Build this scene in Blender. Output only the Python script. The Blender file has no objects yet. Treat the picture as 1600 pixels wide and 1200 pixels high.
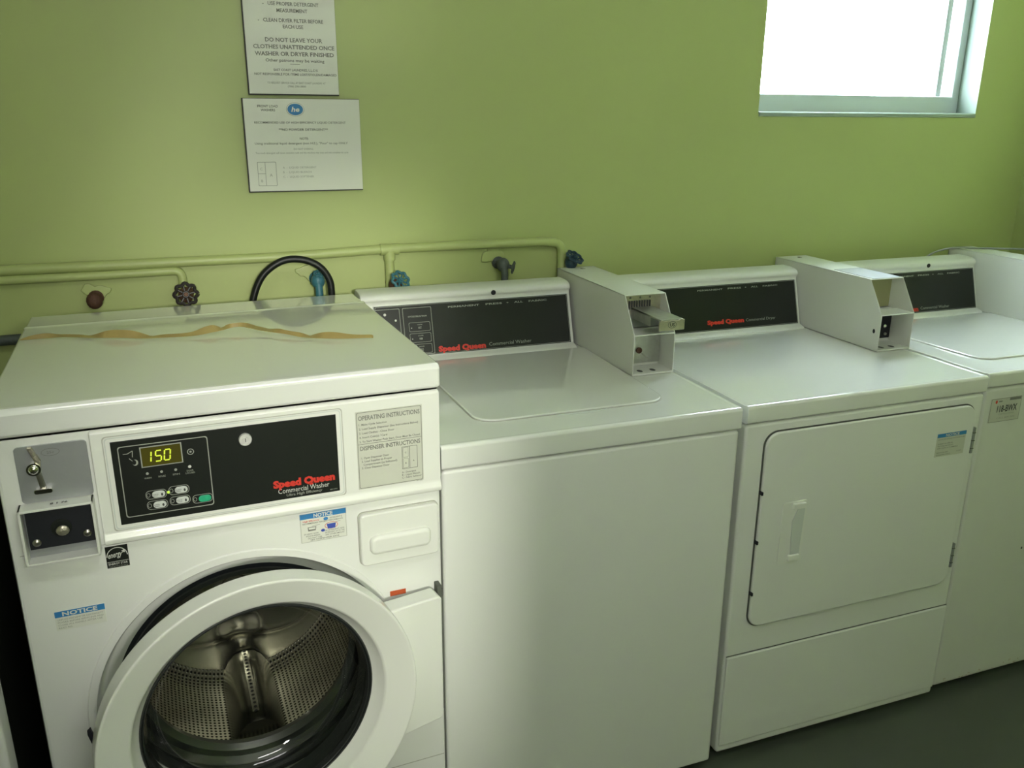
import bpy, bmesh, math, random
from mathutils import Vector, Matrix
random.seed(7)
C = bpy.context.scene.collection
PI = math.pi
R = math.radians

# ------------------------------------------------------------------ camera, world, light, exposure
cam = bpy.data.objects.new('camera', bpy.data.cameras.new('camera'))
C.objects.link(cam); bpy.context.scene.camera = cam
yaw, pitch, roll = R(-20.398), R(-17.457), R(0.335)
F = Vector((-math.sin(yaw)*math.cos(pitch), math.cos(yaw)*math.cos(pitch), math.sin(pitch)))
Rt = Vector((math.cos(yaw), math.sin(yaw), 0)); Up = Rt.cross(F)
R2 = Rt*math.cos(roll) + Up*math.sin(roll); U2 = -Rt*math.sin(roll) + Up*math.cos(roll)
cam.matrix_world = Matrix(((R2.x, U2.x, -F.x, 0.3024), (R2.y, U2.y, -F.y, -2.1665), (R2.z, U2.z, -F.z, 1.4892), (0, 0, 0, 1)))
cam.data.sensor_width = 36; cam.data.lens = 36*1330.93/1600
cam.data.clip_start = 0.05

w = bpy.data.worlds.new('sky'); bpy.context.scene.world = w; w.use_nodes = True
bg = w.node_tree.nodes['Background']; bg.inputs[0].default_value = (0.80, 0.88, 1.0, 1); bg.inputs[1].default_value = 34.0

vs = bpy.context.scene.view_settings
vs.view_transform = 'Standard'; vs.look = 'None'; vs.gamma = 1; vs.use_curve_mapping = False
vs.exposure = 0.0
FILL_W = 22.0  # emission strength of the added frontal fill light
LAMP_W = 9.5            # emission strength of the fluorescent diffuser
BEAM_W = 480.0           # lamp at the end of the corridor, shining in through the doorway behind the photographer
sp = bpy.data.lights.new('corridor_lamp_light', 'SPOT'); sp.energy = BEAM_W; sp.spot_size = math.radians(25); sp.spot_blend = 1.0
sp.shadow_soft_size = 0.14; sp.color = (1.0, 0.97, 0.86)
spo = bpy.data.objects.new('corridor_lamp_light', sp); C.objects.link(spo)
spo.location = (0.28, -5.0, 1.95)
spo.rotation_euler = (Vector((0.85, -0.5, 0.90)) - spo.location).to_track_quat('-Z', 'Y').to_euler()
try:
    bpy.context.scene.cycles.use_denoising = True
    bpy.context.scene.cycles.max_bounces = 10
    bpy.context.scene.cycles.transparent_max_bounces = 12
    bpy.context.scene.cycles.sample_clamp_indirect = 0
except Exception:
    pass

# ------------------------------------------------------------------ materials
def mat(name, col, rough=0.5, metal=0.0, coat=0.0, emis=None, es=0, bump=0.0, bscale=60, spec=0.5, var=0.0, vscale=3, detail=3):
    m = bpy.data.materials.new(name); m.use_nodes = True
    nt = m.node_tree; b = nt.nodes['Principled BSDF']
    b.inputs['Base Color'].default_value = (*col, 1); b.inputs['Roughness'].default_value = rough
    b.inputs['Metallic'].default_value = metal; b.inputs['Coat Weight'].default_value = coat
    b.inputs['Coat Roughness'].default_value = 0.04
    b.inputs['Specular IOR Level'].default_value = spec
    if emis:
        b.inputs['Emission Color'].default_value = (*emis, 1); b.inputs['Emission Strength'].default_value = es
    tc = nt.nodes.new('ShaderNodeTexCoord')
    if var > 0:
        n = nt.nodes.new('ShaderNodeTexNoise'); n.inputs['Scale'].default_value = vscale; n.inputs['Detail'].default_value = 4
        nt.links.new(tc.outputs['Object'], n.inputs['Vector'])
        mx = nt.nodes.new('ShaderNodeMix'); mx.data_type = 'RGBA'
        mx.inputs['A'].default_value = (*[c*(1-var) for c in col], 1); mx.inputs['B'].default_value = (*[min(1, c*(1+var)) for c in col], 1)
        nt.links.new(n.outputs['Fac'], mx.inputs['Factor']); nt.links.new(mx.outputs['Result'], b.inputs['Base Color'])
    if bump > 0:
        n = nt.nodes.new('ShaderNodeTexNoise'); n.inputs['Scale'].default_value = bscale; n.inputs['Detail'].default_value = detail
        nt.links.new(tc.outputs['Object'], n.inputs['Vector'])
        bp = nt.nodes.new('ShaderNodeBump'); bp.inputs['Strength'].default_value = bump; bp.inputs['Distance'].default_value = 0.002
        nt.links.new(n.outputs['Fac'], bp.inputs['Height']); nt.links.new(bp.outputs['Normal'], b.inputs['Normal'])
    return m

GREEN = (0.44, 0.515, 0.205)
WHITE = (0.77, 0.79, 0.745)
M = {}
M['wall'] = mat('wall_paint_green', GREEN, 0.42, bump=0.35, bscale=14, var=0.05, vscale=1.5, spec=0.4)
M['ceiling'] = mat('ceiling_paint', (0.75, 0.76, 0.68), 0.7, bump=0.1)
M['pipe_paint'] = mat('pipe_paint_green', GREEN, 0.4, bump=0.3, bscale=50, var=0.08, vscale=8)
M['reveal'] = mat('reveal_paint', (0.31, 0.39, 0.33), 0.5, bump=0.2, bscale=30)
M['floor'] = mat('floor_paint_grey_green', (0.065, 0.078, 0.057), 0.32, bump=0.15, bscale=20, var=0.15, vscale=4)
M['enamel'] = mat('white_enamel', WHITE, 0.32, coat=0.35, bump=0.03, bscale=7, detail=1)
M['enamel_top'] = mat('white_enamel_top', WHITE, 0.16, coat=1.0, spec=0.7, bump=0.02, bscale=5, detail=1)
M['enamel_old'] = mat('worn_white_enamel', (0.71, 0.73, 0.67), 0.4, coat=0.2, bump=0.04, bscale=9, var=0.04, vscale=5)
M['plastic'] = mat('white_plastic', (0.78, 0.80, 0.74), 0.28, coat=0.3)
M['plastic_grey'] = mat('light_grey_plastic', (0.62, 0.66, 0.62), 0.35, coat=0.2)
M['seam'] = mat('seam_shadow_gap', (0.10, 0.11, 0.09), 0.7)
M['seam_lt'] = mat('seam_light_groove', (0.45, 0.46, 0.40), 0.6)
M['black_panel'] = mat('black_panel', (0.012, 0.015, 0.012), 0.35, spec=0.35)
M['black_void'] = mat('black_interior', (0.006, 0.008, 0.012), 0.5)
M['rubber'] = mat('dark_rubber', (0.010, 0.014, 0.018), 0.35)
M['gasket'] = mat('grey_rubber_gasket', (0.022, 0.026, 0.024), 0.3, coat=0.35)
M['red'] = mat('red_print', (0.62, 0.035, 0.02), 0.5)
M['prt_white'] = mat('white_print', (0.62, 0.64, 0.58), 0.5)
M['prt_grey'] = mat('grey_print', (0.33, 0.35, 0.30), 0.5)
M['prt_dark'] = mat('dark_print', (0.055, 0.06, 0.055), 0.6)
M['prt_mid'] = mat('faded_print', (0.20, 0.21, 0.18), 0.6)
M['blue'] = mat('blue_print', (0.035, 0.22, 0.50), 0.5)
M['blue_dk'] = mat('dark_blue_print', (0.05, 0.09, 0.42), 0.5)
M['sticker'] = mat('sticker_white', (0.72, 0.74, 0.66), 0.4)
M['sticker_grey'] = mat('sticker_greige', (0.58, 0.60, 0.51), 0.4)
M['lcd'] = mat('amber_display', (0.02, 0.02, 0.005), 0.2, emis=(0.09, 0.08, 0.01), es=0.5)
M['digit'] = mat('lit_digits', (0.3, 0.3, 0.02), 0.4, emis=(0.62, 0.78, 0.05), es=0.9)
M['led_on'] = mat('lit_led', (0.3, 0.4, 0.02), 0.4, emis=(0.5, 0.75, 0.1), es=0.8)
M['green_btn'] = mat('green_button', (0.03, 0.42, 0.22), 0.35, coat=0.3)
M['steel'] = mat('brushed_steel', (0.48, 0.47, 0.42), 0.3, metal=1.0, bump=0.1, bscale=200)
M['steel_dull'] = mat('dull_grey_steel', (0.36, 0.38, 0.38), 0.45, metal=0.6, bump=0.1, bscale=120, var=0.08, vscale=20)
M['chrome'] = mat('chrome', (0.72, 0.71, 0.66), 0.12, metal=1.0)
M['silver'] = mat('satin_silver', (0.72, 0.73, 0.68), 0.4, metal=0.35)
M['zinc'] = mat('zinc_plate', (0.52, 0.53, 0.50), 0.3, metal=0.9, bump=0.5, bscale=120, var=0.2, vscale=60)
M['brass_tr'] = mat('worn_nickel', (0.55, 0.52, 0.42), 0.35, metal=0.9, bump=0.5, bscale=200, var=0.2, vscale=90)
M['olive'] = mat('olive_backplate', (0.40, 0.41, 0.22), 0.45, metal=0.3)
M['drumdk'] = mat('drum_baffle_steel', (0.26, 0.25, 0.21), 0.25, metal=1.0, bump=0.2, bscale=18)
M['drumback'] = mat('drum_back_steel', (0.42, 0.41, 0.35), 0.24, metal=1.0, bump=0.5, bscale=9, detail=2)
M['rust'] = mat('rusty_iron', (0.11, 0.055, 0.035), 0.7, metal=0.3, bump=0.8, bscale=150, var=0.3, vscale=80)
M['blue_iron'] = mat('blue_painted_iron', (0.04, 0.16, 0.20), 0.45, bump=0.6, bscale=120, var=0.3, vscale=60)
M['blue_dark_iron'] = mat('dark_blue_iron', (0.02, 0.055, 0.085), 0.45, bump=0.6, bscale=120, var=0.3, vscale=60)
M['grey_iron'] = mat('grey_green_iron', (0.07, 0.09, 0.08), 0.5, bump=0.6, bscale=120, var=0.3, vscale=60)
M['iron'] = mat('black_iron', (0.02, 0.016, 0.014), 0.45, bump=0.6, bscale=120, var=0.3, vscale=60)
M['copper'] = mat('worn_copper_centre', (0.16, 0.08, 0.04), 0.6, metal=0.2)
M['hose'] = mat('black_hose', (0.008, 0.011, 0.009), 0.4, spec=0.35)
M['tape'] = mat('beige_tape', (0.34, 0.265, 0.095), 0.45, var=0.2, vscale=30, bump=0.2, bscale=80)
M['orange'] = mat('orange_sticker', (0.50, 0.09, 0.025), 0.5)
M['frame_dk'] = mat('dark_sign_edge', (0.05, 0.055, 0.05), 0.5)
M['vinyl'] = mat('window_vinyl', (0.50, 0.55, 0.53), 0.4, bump=0.05)
M['lamp'] = mat('lamp_diffuser', (0.9, 0.9, 0.85), 0.5, emis=(1.0, 0.975, 0.985), es=LAMP_W)
M['lamp_fill'] = mat('fill_light_panel', (0.9, 0.9, 0.85), 0.5, emis=(1.0, 0.98, 0.97), es=FILL_W)
M['wood'] = mat('painted_door', (0.55, 0.57, 0.5), 0.5)
M['gap_shade'] = mat('gap_shade_cabinet', (0.022, 0.028, 0.018), 0.5)  # shade of the unlit gap, put into the left machine's cabinet colour
M['worn'] = mat('worn_mark', (0.55, 0.52, 0.43), 0.6)

def glass(name, tint, ior, extra=1.0):
    m = bpy.data.materials.new(name); m.use_nodes = True; nt = m.node_tree; nt.nodes.clear()
    o = nt.nodes.new('ShaderNodeOutputMaterial'); mx = nt.nodes.new('ShaderNodeMixShader')
    t = nt.nodes.new('ShaderNodeBsdfTransparent'); t.inputs[0].default_value = (*tint, 1)
    g = nt.nodes.new('ShaderNodeBsdfGlossy'); g.inputs['Roughness'].default_value = 0.03
    lw = nt.nodes.new('ShaderNodeLayerWeight'); lw.inputs[0].default_value = 0.5
    pw = nt.nodes.new('ShaderNodeMath'); pw.operation = 'POWER'; pw.inputs[1].default_value = 4.0
    ma = nt.nodes.new('ShaderNodeMath'); ma.operation = 'MULTIPLY_ADD'; ma.inputs[1].default_value = 0.9; ma.inputs[2].default_value = ((ior-1)/(ior+1))**2*1.8
    nt.links.new(lw.outputs['Facing'], pw.inputs[0]); nt.links.new(pw.outputs[0], ma.inputs[0])
    nt.links.new(ma.outputs[0], mx.inputs[0]); nt.links.new(t.outputs[0], mx.inputs[1]); nt.links.new(g.outputs[0], mx.inputs[2])
    nt.links.new(mx.outputs[0], o.inputs[0]); return m
M['glass'] = glass('window_glass', (0.97, 0.99, 0.98), 1.4)
M['bowl'] = glass('bowl_glass', (0.93, 0.95, 0.91), 1.45)

def drum_mat():
    m = bpy.data.materials.new('perforated_drum_steel'); m.use_nodes = True; nt = m.node_tree; b = nt.nodes['Principled BSDF']
    b.inputs['Metallic'].default_value = 1.0; b.inputs['Roughness'].default_value = 0.34
    uv = nt.nodes.new('ShaderNodeUVMap'); sc = nt.nodes.new('ShaderNodeVectorMath'); sc.operation = 'SCALE'; sc.inputs['Scale'].default_value = 100/0.88
    nt.links.new(uv.outputs[0], sc.inputs[0])
    fr = nt.nodes.new('ShaderNodeVectorMath'); fr.operation = 'FRACTION'; nt.links.new(sc.outputs[0], fr.inputs[0])
    sb = nt.nodes.new('ShaderNodeVectorMath'); sb.operation = 'SUBTRACT'; sb.inputs[1].default_value = (0.5, 0.5, 0); nt.links.new(fr.outputs[0], sb.inputs[0])
    ln = nt.nodes.new('ShaderNodeVectorMath'); ln.operation = 'LENGTH'; nt.links.new(sb.outputs[0], ln.inputs[0])
    mr = nt.nodes.new('ShaderNodeMapRange'); mr.inputs['From Min'].default_value = 0.24; mr.inputs['From Max'].default_value = 0.36
    nt.links.new(ln.outputs['Value'], mr.inputs['Value'])
    mx = nt.nodes.new('ShaderNodeMix'); mx.data_type = 'RGBA'; mx.inputs['A'].default_value = (0.03, 0.03, 0.025, 1); mx.inputs['B'].default_value = (0.62, 0.60, 0.52, 1)
    nt.links.new(mr.outputs[0], mx.inputs['Factor']); nt.links.new(mx.outputs['Result'], b.inputs['Base Color'])
    bp = nt.nodes.new('ShaderNodeBump'); bp.inputs['Strength'].default_value = 0.6; bp.inputs['Distance'].default_value = 0.002
    nt.links.new(mr.outputs[0], bp.inputs['Height']); nt.links.new(bp.outputs['Normal'], b.inputs['Normal'])
    return m
M['drum'] = drum_mat()

# ------------------------------------------------------------------ mesh helpers
class MB:
    def __init__(s):
        s.bm = bmesh.new(); s.mats = []; s.uv = None
    def mi(s, m):
        if m not in s.mats: s.mats.append(m)
        return s.mats.index(m)
    def merge(s, bm2, m, X=None):
        i = s.mi(m)
        if X is not None: bmesh.ops.transform(bm2, matrix=X, verts=bm2.verts)
        vm = {v: s.bm.verts.new(v.co) for v in bm2.verts}
        for f in bm2.faces:
            try:
                g = s.bm.faces.new([vm[v] for v in f.verts]); g.material_index = i
            except ValueError: pass
        bm2.free(); return s
    def faces(s, verts, faces, m):
        i = s.mi(m); vv = [s.bm.verts.new(v) for v in verts]
        for f in faces:
            try:
                g = s.bm.faces.new([vv[k] for k in f]); g.material_index = i
            except ValueError: pass
        return s
    def box(s, x0, x1, y0, y1, z0, z1, m, b=0.0, seg=2, X=None):
        t = bmesh.new(); bmesh.ops.create_cube(t, size=1)
        for v in t.verts: v.co = Vector(((x0+x1)/2+v.co.x*(x1-x0), (y0+y1)/2+v.co.y*(y1-y0), (z0+z1)/2+v.co.z*(z1-z0)))
        if b > 0: bmesh.ops.bevel(t, geom=t.edges[:], offset=b, segments=seg, profile=0.5, affect='EDGES')
        return s.merge(t, m, X)
    def prism(s, poly, axis, a, b_, m, bev=0.0, seg=2, X=None, ends=True):
        # poly: 2D points; axis 'x': (y,z), 'y': (x,z), 'z': (x,y)
        t = bmesh.new()
        def P(p, h):
            return {'x': (h, p[0], p[1]), 'y': (p[0], h, p[1]), 'z': (p[0], p[1], h)}[axis]
        A = [t.verts.new(P(p, a)) for p in poly]; B = [t.verts.new(P(p, b_)) for p in poly]; n = len(poly)
        for k in range(n): t.faces.new([A[k], A[(k+1) % n], B[(k+1) % n], B[k]])
        if ends: t.faces.new(A[::-1]); t.faces.new(B)
        bmesh.ops.recalc_face_normals(t, faces=t.faces)
        if bev > 0: bmesh.ops.bevel(t, geom=[e for e in t.edges if len(e.link_faces) == 2 and e.calc_face_angle(0) > 0.6], offset=bev, segments=seg, affect='EDGES', profile=0.5)
        return s.merge(t, m, X)
    def lathe(s, prof, c, axis, m, n=48, a0=0, a1=2*PI, close=False, X=None):
        # prof: (r, h) along the axis; c: centre
        full = abs(a1-a0-2*PI) < 1e-6; N = n if full else n+1
        rings = []; t = bmesh.new()
        for r, h in prof:
            ring = []
            for k in range(N):
                a = a0+(a1-a0)*k/n; u, v = r*math.cos(a), r*math.sin(a)
                p = {'y': (c[0]+u, c[1]+h, c[2]+v), 'z': (c[0]+u, c[1]+v, c[2]+h), 'x': (c[0]+h, c[1]+u, c[2]+v)}[axis]
                ring.append(t.verts.new(p))
            rings.append(ring)
        K = len(prof)
        for i in range(K if close else K-1):
            A, B = rings[i], rings[(i+1) % K]
            for k in range(n):
                t.faces.new([A[k], A[(k+1) % N], B[(k+1) % N], B[k]])
        if not close:
            for ring, pr in ((rings[0], prof[0]), (rings[-1], prof[-1])):
                if pr[0] < 1e-3 and full: pass
        bmesh.ops.remove_doubles(t, verts=t.verts, dist=1e-6)
        bmesh.ops.recalc_face_normals(t, faces=t.faces)
        return s.merge(t, m, X)
    def cyl(s, c, axis, r, h0, h1, m, n=24, X=None):
        return s.lathe([(0, h0), (r, h0), (r, h1), (0, h1)], c, axis, m, n, X=X)
    def tube(s, pts, r, m, n=12, cap=True):
        pts = [Vector(p) for p in pts]; t = bmesh.new(); rings = []
        d0 = (pts[1]-pts[0]).normalized(); ref = Vector((0, 0, 1)) if abs(d0.z) < 0.9 else Vector((1, 0, 0))
        nx = d0.cross(ref).normalized()
        for i, p in enumerate(pts):
            d = (pts[min(i+1, len(pts)-1)]-pts[max(i-1, 0)]).normalized()
            nx = (nx - d*nx.dot(d)).normalized(); ny = d.cross(nx)
            rr = r[i] if isinstance(r, (list, tuple)) else r
            rings.append([t.verts.new(p+(nx*math.cos(2*PI*k/n)+ny*math.sin(2*PI*k/n))*rr) for k in range(n)])
        for A, B in zip(rings, rings[1:]):
            for k in range(n): t.faces.new([A[k], A[(k+1) % n], B[(k+1) % n], B[k]])
        if cap: t.faces.new(rings[0][::-1]); t.faces.new(rings[-1])
        bmesh.ops.recalc_face_normals(t, faces=t.faces)
        return s.merge(t, m)
    def ball(s, c, r, m, sx=1, sy=1, sz=1, n=16):
        t = bmesh.new(); bmesh.ops.create_uvsphere(t, u_segments=n, v_segments=n//2, radius=r)
        for v in t.verts: v.co = Vector((c[0]+v.co.x*sx, c[1]+v.co.y*sy, c[2]+v.co.z*sz))
        return s.merge(t, m)
    def build(s, name, parent=None, smooth=True, ang=35, wn=True):
        me = bpy.data.meshes.new(name); s.bm.to_mesh(me); s.bm.free()
        for m in s.mats: me.materials.append(M[m])
        if smooth:
            me.shade_smooth(); me.set_sharp_from_angle(angle=R(ang))
        o = bpy.data.objects.new(name, me); C.objects.link(o)
        if smooth and wn:
            md = o.modifiers.new('weighted_normal', 'WEIGHTED_NORMAL'); md.keep_sharp = True; md.weight = 50
        if parent is not None: o.parent = parent
        return o

def rrect(x0, x1, z0, z1, r, n=6):
    pts = []
    for cx, cz, a in ((x1-r, z1-r, 0), (x0+r, z1-r, PI/2), (x0+r, z0+r, PI), (x1-r, z0+r, 3*PI/2)):
        for k in range(n+1):
            t = a+PI/2*k/n; pts.append((cx+r*math.cos(t), cz+r*math.sin(t)))
    return pts

def tag(o, label=None, cat=None, group=None, kind=None):
    if label: o['label'] = label
    if cat: o['category'] = cat
    if group: o['group'] = group
    if kind: o['kind'] = kind
    return o
def thing(name, loc, label, cat, rz=0, group=None):
    o = bpy.data.objects.new(name, None); C.objects.link(o); o.location = loc; o.rotation_euler = (0, 0, rz)
    o.empty_display_size = 0.1
    return tag(o, label, cat, group)

# ------------------------------------------------------------------ printing on surfaces
_tc = {}
def text_mesh(s_, bold=0.0, shear=0.0):
    key = (s_, bold, shear)
    if key in _tc: return _tc[key]
    cu = bpy.data.curves.new('lettering', 'FONT'); cu.body = s_; cu.size = 1; cu.resolution_u = 2; cu.offset = bold; cu.shear = shear
    o = bpy.data.objects.new('lettering', cu); C.objects.link(o)
    bpy.context.view_layer.update()
    dg = bpy.context.evaluated_depsgraph_get()
    me = bpy.data.meshes.new_from_object(o.evaluated_get(dg))
    vs_ = [v.co.copy() for v in me.vertices]; fs = [list(p.vertices) for p in me.polygons]
    bpy.data.objects.remove(o); bpy.data.curves.remove(cu); bpy.data.meshes.remove(me)
    _tc[key] = (vs_, fs); return _tc[key]

class Surf:
    """a flat area to print on: origin, right u, up v; marks go into the mesh builder mb"""
    def __init__(s, mb, O, u=(1, 0, 0), v=(0, 0, 1)):
        s.mb = mb; s.O = Vector(O); s.u = Vector(u).normalized(); s.v = Vector(v).normalized(); s.n = s.u.cross(s.v)
    def P(s, x, y, l=1): return s.O + s.u*x + s.v*y + s.n*(0.00035*l)
    def poly(s, pts, m, l=1):
        s.mb.faces([s.P(x, y, l) for x, y in pts], [list(range(len(pts)))], m)
    def rect(s, x0, x1, y0, y1, m, l=1): s.poly([(x0, y0), (x1, y0), (x1, y1), (x0, y1)], m, l)
    def disc(s, x, y, r, m, l=1, n=16, ry=None):
        ry = ry or r; s.poly([(x+r*math.cos(2*PI*k/n), y+ry*math.sin(2*PI*k/n)) for k in range(n)], m, l)
    def ring(s, pts, w, m, l=1):
        n = len(pts); cx = sum(p[0] for p in pts)/n; cy = sum(p[1] for p in pts)/n
        hx = max(abs(p[0]-cx) for p in pts); hy = max(abs(p[1]-cy) for p in pts)
        inn = [(cx+(p[0]-cx)*(1-w/hx), cy+(p[1]-cy)*(1-w/hy)) for p in pts]
        V = [s.P(*p, l) for p in pts]+[s.P(*p, l) for p in inn]
        s.mb.faces(V, [[k, (k+1) % n, n+(k+1) % n, n+k] for k in range(n)], m)
    def frame(s, x0, x1, y0, y1, r, w, m, l=1): s.ring(rrect(x0, x1, y0, y1, r, 4), w, m, l)
    def oval(s, x, y, rx, ry, w, m, l=1, n=28): s.ring([(x+rx*math.cos(2*PI*k/n), y+ry*math.sin(2*PI*k/n)) for k in range(n)], w, m, l)
    def line(s, x0, y0, x1, y1, w, m, l=1):
        d = Vector((x1-x0, y1-y0)); p = Vector((-d.y, d.x)).normalized()*w/2
        s.poly([(x0-p.x, y0-p.y), (x1-p.x, y1-p.y), (x1+p.x, y1+p.y), (x0+p.x, y0+p.y)], m, l)
    def text(s, t, x, y, m, h, w=None, align='l', bold=0.0, l=2, shear=0.0, rot=0):
        """h = height of capitals, w = total width (None: natural); y = baseline"""
        V, Fc = text_mesh(t, bold, shear)
        if not V: return
        x0 = min(v.x for v in V); x1 = max(v.x for v in V); sy = h/0.69
        sx = (w/(x1-x0)) if w else sy
        W = (x1-x0)*sx; off = {'l': 0, 'c': -W/2, 'r': -W}[align]
        ca, sa = math.cos(rot), math.sin(rot); out = []
        for v in V:
            a = (v.x-x0)*sx+off; b = v.y*sy
            out.append(s.P(x+a*ca-b*sa, y+a*sa+b*ca, l))
        s.mb.faces(out, Fc, m)

# ------------------------------------------------------------------ the room
XL, XR, YF, H = -1.7, 2.94, -2.7, 2.55
def struct(mb, name, **k): return tag(mb.build(name, **k), kind='structure')
WX0, WX1, WZ0, WZ1 = 1.859, 2.684, 1.499, 2.16
b = MB()
TW = 0.22
for x0, x1, z0, z1 in ((XL, WX0, 0, H), (WX1, XR, 0, H), (WX0, WX1, 0, WZ0), (WX0, WX1, WZ1, H)):
    b.faces([(x0, 0, z0), (x1, 0, z0), (x1, 0, z1), (x0, 0, z1)], [[0, 1, 2, 3]], 'wall')
    b.faces([(x0, TW, z0), (x1, TW, z0), (x1, TW, z1), (x0, TW, z1)], [[0, 3, 2, 1]], 'wall')
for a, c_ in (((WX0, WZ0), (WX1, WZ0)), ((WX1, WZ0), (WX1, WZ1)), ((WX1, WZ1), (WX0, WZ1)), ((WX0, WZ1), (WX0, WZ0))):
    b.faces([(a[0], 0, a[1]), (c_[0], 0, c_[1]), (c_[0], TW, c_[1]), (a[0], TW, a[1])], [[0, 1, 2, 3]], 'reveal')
bmesh.ops.remove_doubles(b.bm, verts=b.bm.verts, dist=1e-5)
# small rubbed chips in the wall paint
wl = Surf(b, (0, 0, 0)); wl.disc(0.329, 1.4135, 0.005, 'pipe_paint', 1, 10, 0.004)
struct(b, 'wall_back', smooth=False)
b = MB(); b.box(XR, XR+.1, YF, TW, 0, H, 'wall'); struct(b, 'wall_right', smooth=False)
b = MB(); b.box(XL-.1, XL, YF, TW, 0, H, 'wall'); struct(b, 'wall_left', smooth=False)
JX0, JX1, JZ = -.42, .556, 2.08          # doorway behind the photographer
b = MB(); b.box(XL, JX0, YF-.1, YF, 0, H, 'wall'); b.box(JX1, XR, YF-.1, YF, 0, H, 'wall'); b.box(JX0, JX1, YF-.1, YF, JZ, H, 'wall'); struct(b, 'wall_front', smooth=False)
b = MB(); b.box(JX0-.5, JX0-.4, -5.4, YF-.1, 0, H, 'wall'); struct(b, 'wall_corridor_left', smooth=False)
b = MB(); b.box(JX1+.4, JX1+.5, -5.4, YF-.1, 0, H, 'wall'); struct(b, 'wall_corridor_right', smooth=False)
b = MB(); b.box(JX0-.5, JX1+.5, -5.5, -5.4, 0, H, 'wall'); struct(b, 'wall_corridor_end', smooth=False)
b = MB(); b.box(XL-.1, XR+.1, -5.5, TW, -.1, 0, 'floor'); struct(b, 'floor', smooth=False)
b = MB(); b.box(XL-.1, XR+.1, -5.5, TW, H, H+.1, 'ceiling'); struct(b, 'ceiling', smooth=False)
# window: rounded sill lip, vinyl frame, sliding sash, glass
b = MB()
fy0, fy1 = 0.075, 0.13
b.box(WX0, WX1, fy0, fy1, WZ0, WZ0+.058, 'vinyl', .004)
b.box(WX0, WX1, fy0, fy1, WZ1-.05, WZ1, 'vinyl', .004)
b.box(WX0, WX0+.045, fy0+.001, fy1-.001, WZ0+.05, WZ1-.045, 'vinyl', .004)
b.box(WX1-.028, WX1, fy0+.001, fy1-.001, WZ0+.05, WZ1-.045, 'vinyl', .004)
win = struct(b, 'window_1')
b = MB()
sx = WX1-.075
b.box(sx, sx+.022, .10, .118, WZ0+.058, WZ1-.05, 'vinyl', .003); b.build('window_sash', win)
b = MB(); b.box(WX0+.04, WX1-.02, .122, .126, WZ0+.05, WZ1-.04, 'glass'); b.build('window_pane', win, smooth=False)
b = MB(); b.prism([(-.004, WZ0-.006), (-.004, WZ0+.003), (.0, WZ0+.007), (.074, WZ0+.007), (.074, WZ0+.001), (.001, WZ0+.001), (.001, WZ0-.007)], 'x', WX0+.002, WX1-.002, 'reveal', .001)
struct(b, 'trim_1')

# ceiling fluorescent fixtures (out of the photograph, above and behind the photographer)
def ceiling_lamp(x, y, lab):
    t = thing('ceiling_light', (x, y, H-.09), lab, 'ceiling light')
    b = MB(); b.prism([(-.15, .09), (-.11, .03), (.11, .03), (.15, .09)], 'x', -.61, .61, 'enamel', .004); b.build('housing', t)
    b = MB(); b.prism([(-.105, .029), (-.09, .006), (-.05, 0), (.05, 0), (.09, .006), (.105, .029)], 'x', -.60, .60, 'lamp'); b.build('diffuser', t)
ceiling_lamp(0.50, -1.9, 'long fluorescent ceiling fixture over the aisle in front of the machines')
t = thing('fill_light', (.66, YF, 1.75), 'added unseen fill light on the wall behind the photographer', 'fill light')  # added out of view to brighten the machine fronts from ahead
b = MB(); b.prism([(.002, -.10), (.03, -.09), (.03, .09), (.002, .10)], 'x', -.36, .36, 'enamel', .004); b.build('housing', t)
b = MB(); b.prism([(.031, -.085), (.055, -.07), (.062, -.03), (.062, .03), (.055, .07), (.031, .085)], 'x', -.35, .35, 'lamp_fill'); b.build('diffuser', t)

t = thing('corridor_lamp', (.28, -5.0, 1.95), 'round spotlight on the end wall of the corridor behind the photographer', 'lamp')
b = MB(); b.lathe([(0, -.10), (.12, -.10), (.17, -.03), (.175, -.02), (.165, -.02), (.11, -.085), (0, -.085)], (0, 0, 0), 'y', 'enamel', 32); b.tube([(0, -.10, 0), (0, -.40, 0)], .02, 'enamel'); b.build('lamp_shade', t)

# ------------------------------------------------------------------ pipes and valves on the wall
def pipe(pts, r, label, name='water_pipe', sub=8):
    b = MB(); b.tube(pts, r, 'pipe_paint', 14)
    return tag(b.build(name), label, 'pipe')
def bend(p0, c_, p1, rad, n=6):
    p0, c_, p1 = Vector(p0), Vector(c_), Vector(p1)
    a = c_+(p0-c_).normalized()*rad; d = c_+(p1-c_).normalized()*rad
    return [tuple(a*(1-t)**2+c_*2*t*(1-t)+d*t*t) for t in [k/n for k in range(n+1)]]
b = MB()
b.tube([(XL, -.0125, 1.156)] + [(x, -.0125, 1.156+0.008*(x > .5)) for x in (-1, -.3, .2, .5, .765, 1.0, 1.19)] + bend((1.19, -.0125, 1.162), (1.247, -.0125, 1.160), (1.247, -.0125, 1.06), .03) + [(1.247, -.0125, .9), (1.247, -.0125, .6)], .012, 'pipe_paint', 14)
b.tube([(.766, -.0125, 1.16), (.766, -.0125, 1.0), (.766, -.0125, .7)], .012, 'pipe_paint', 14)
b.tube([(.742, -.0150, 1.163), (.766, -.0150, 1.163), (.79, -.0150, 1.163)], .0145, 'pipe_paint', 14)
b.tube([(.766, -.0150, 1.165), (.766, -.0150, 1.135)], .0145, 'pipe_paint', 14)
tag(b.build('water_pipe'), 'upper green-painted pipe running along the wall and turning down near the first coin box', 'pipe')
b = MB()
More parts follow.
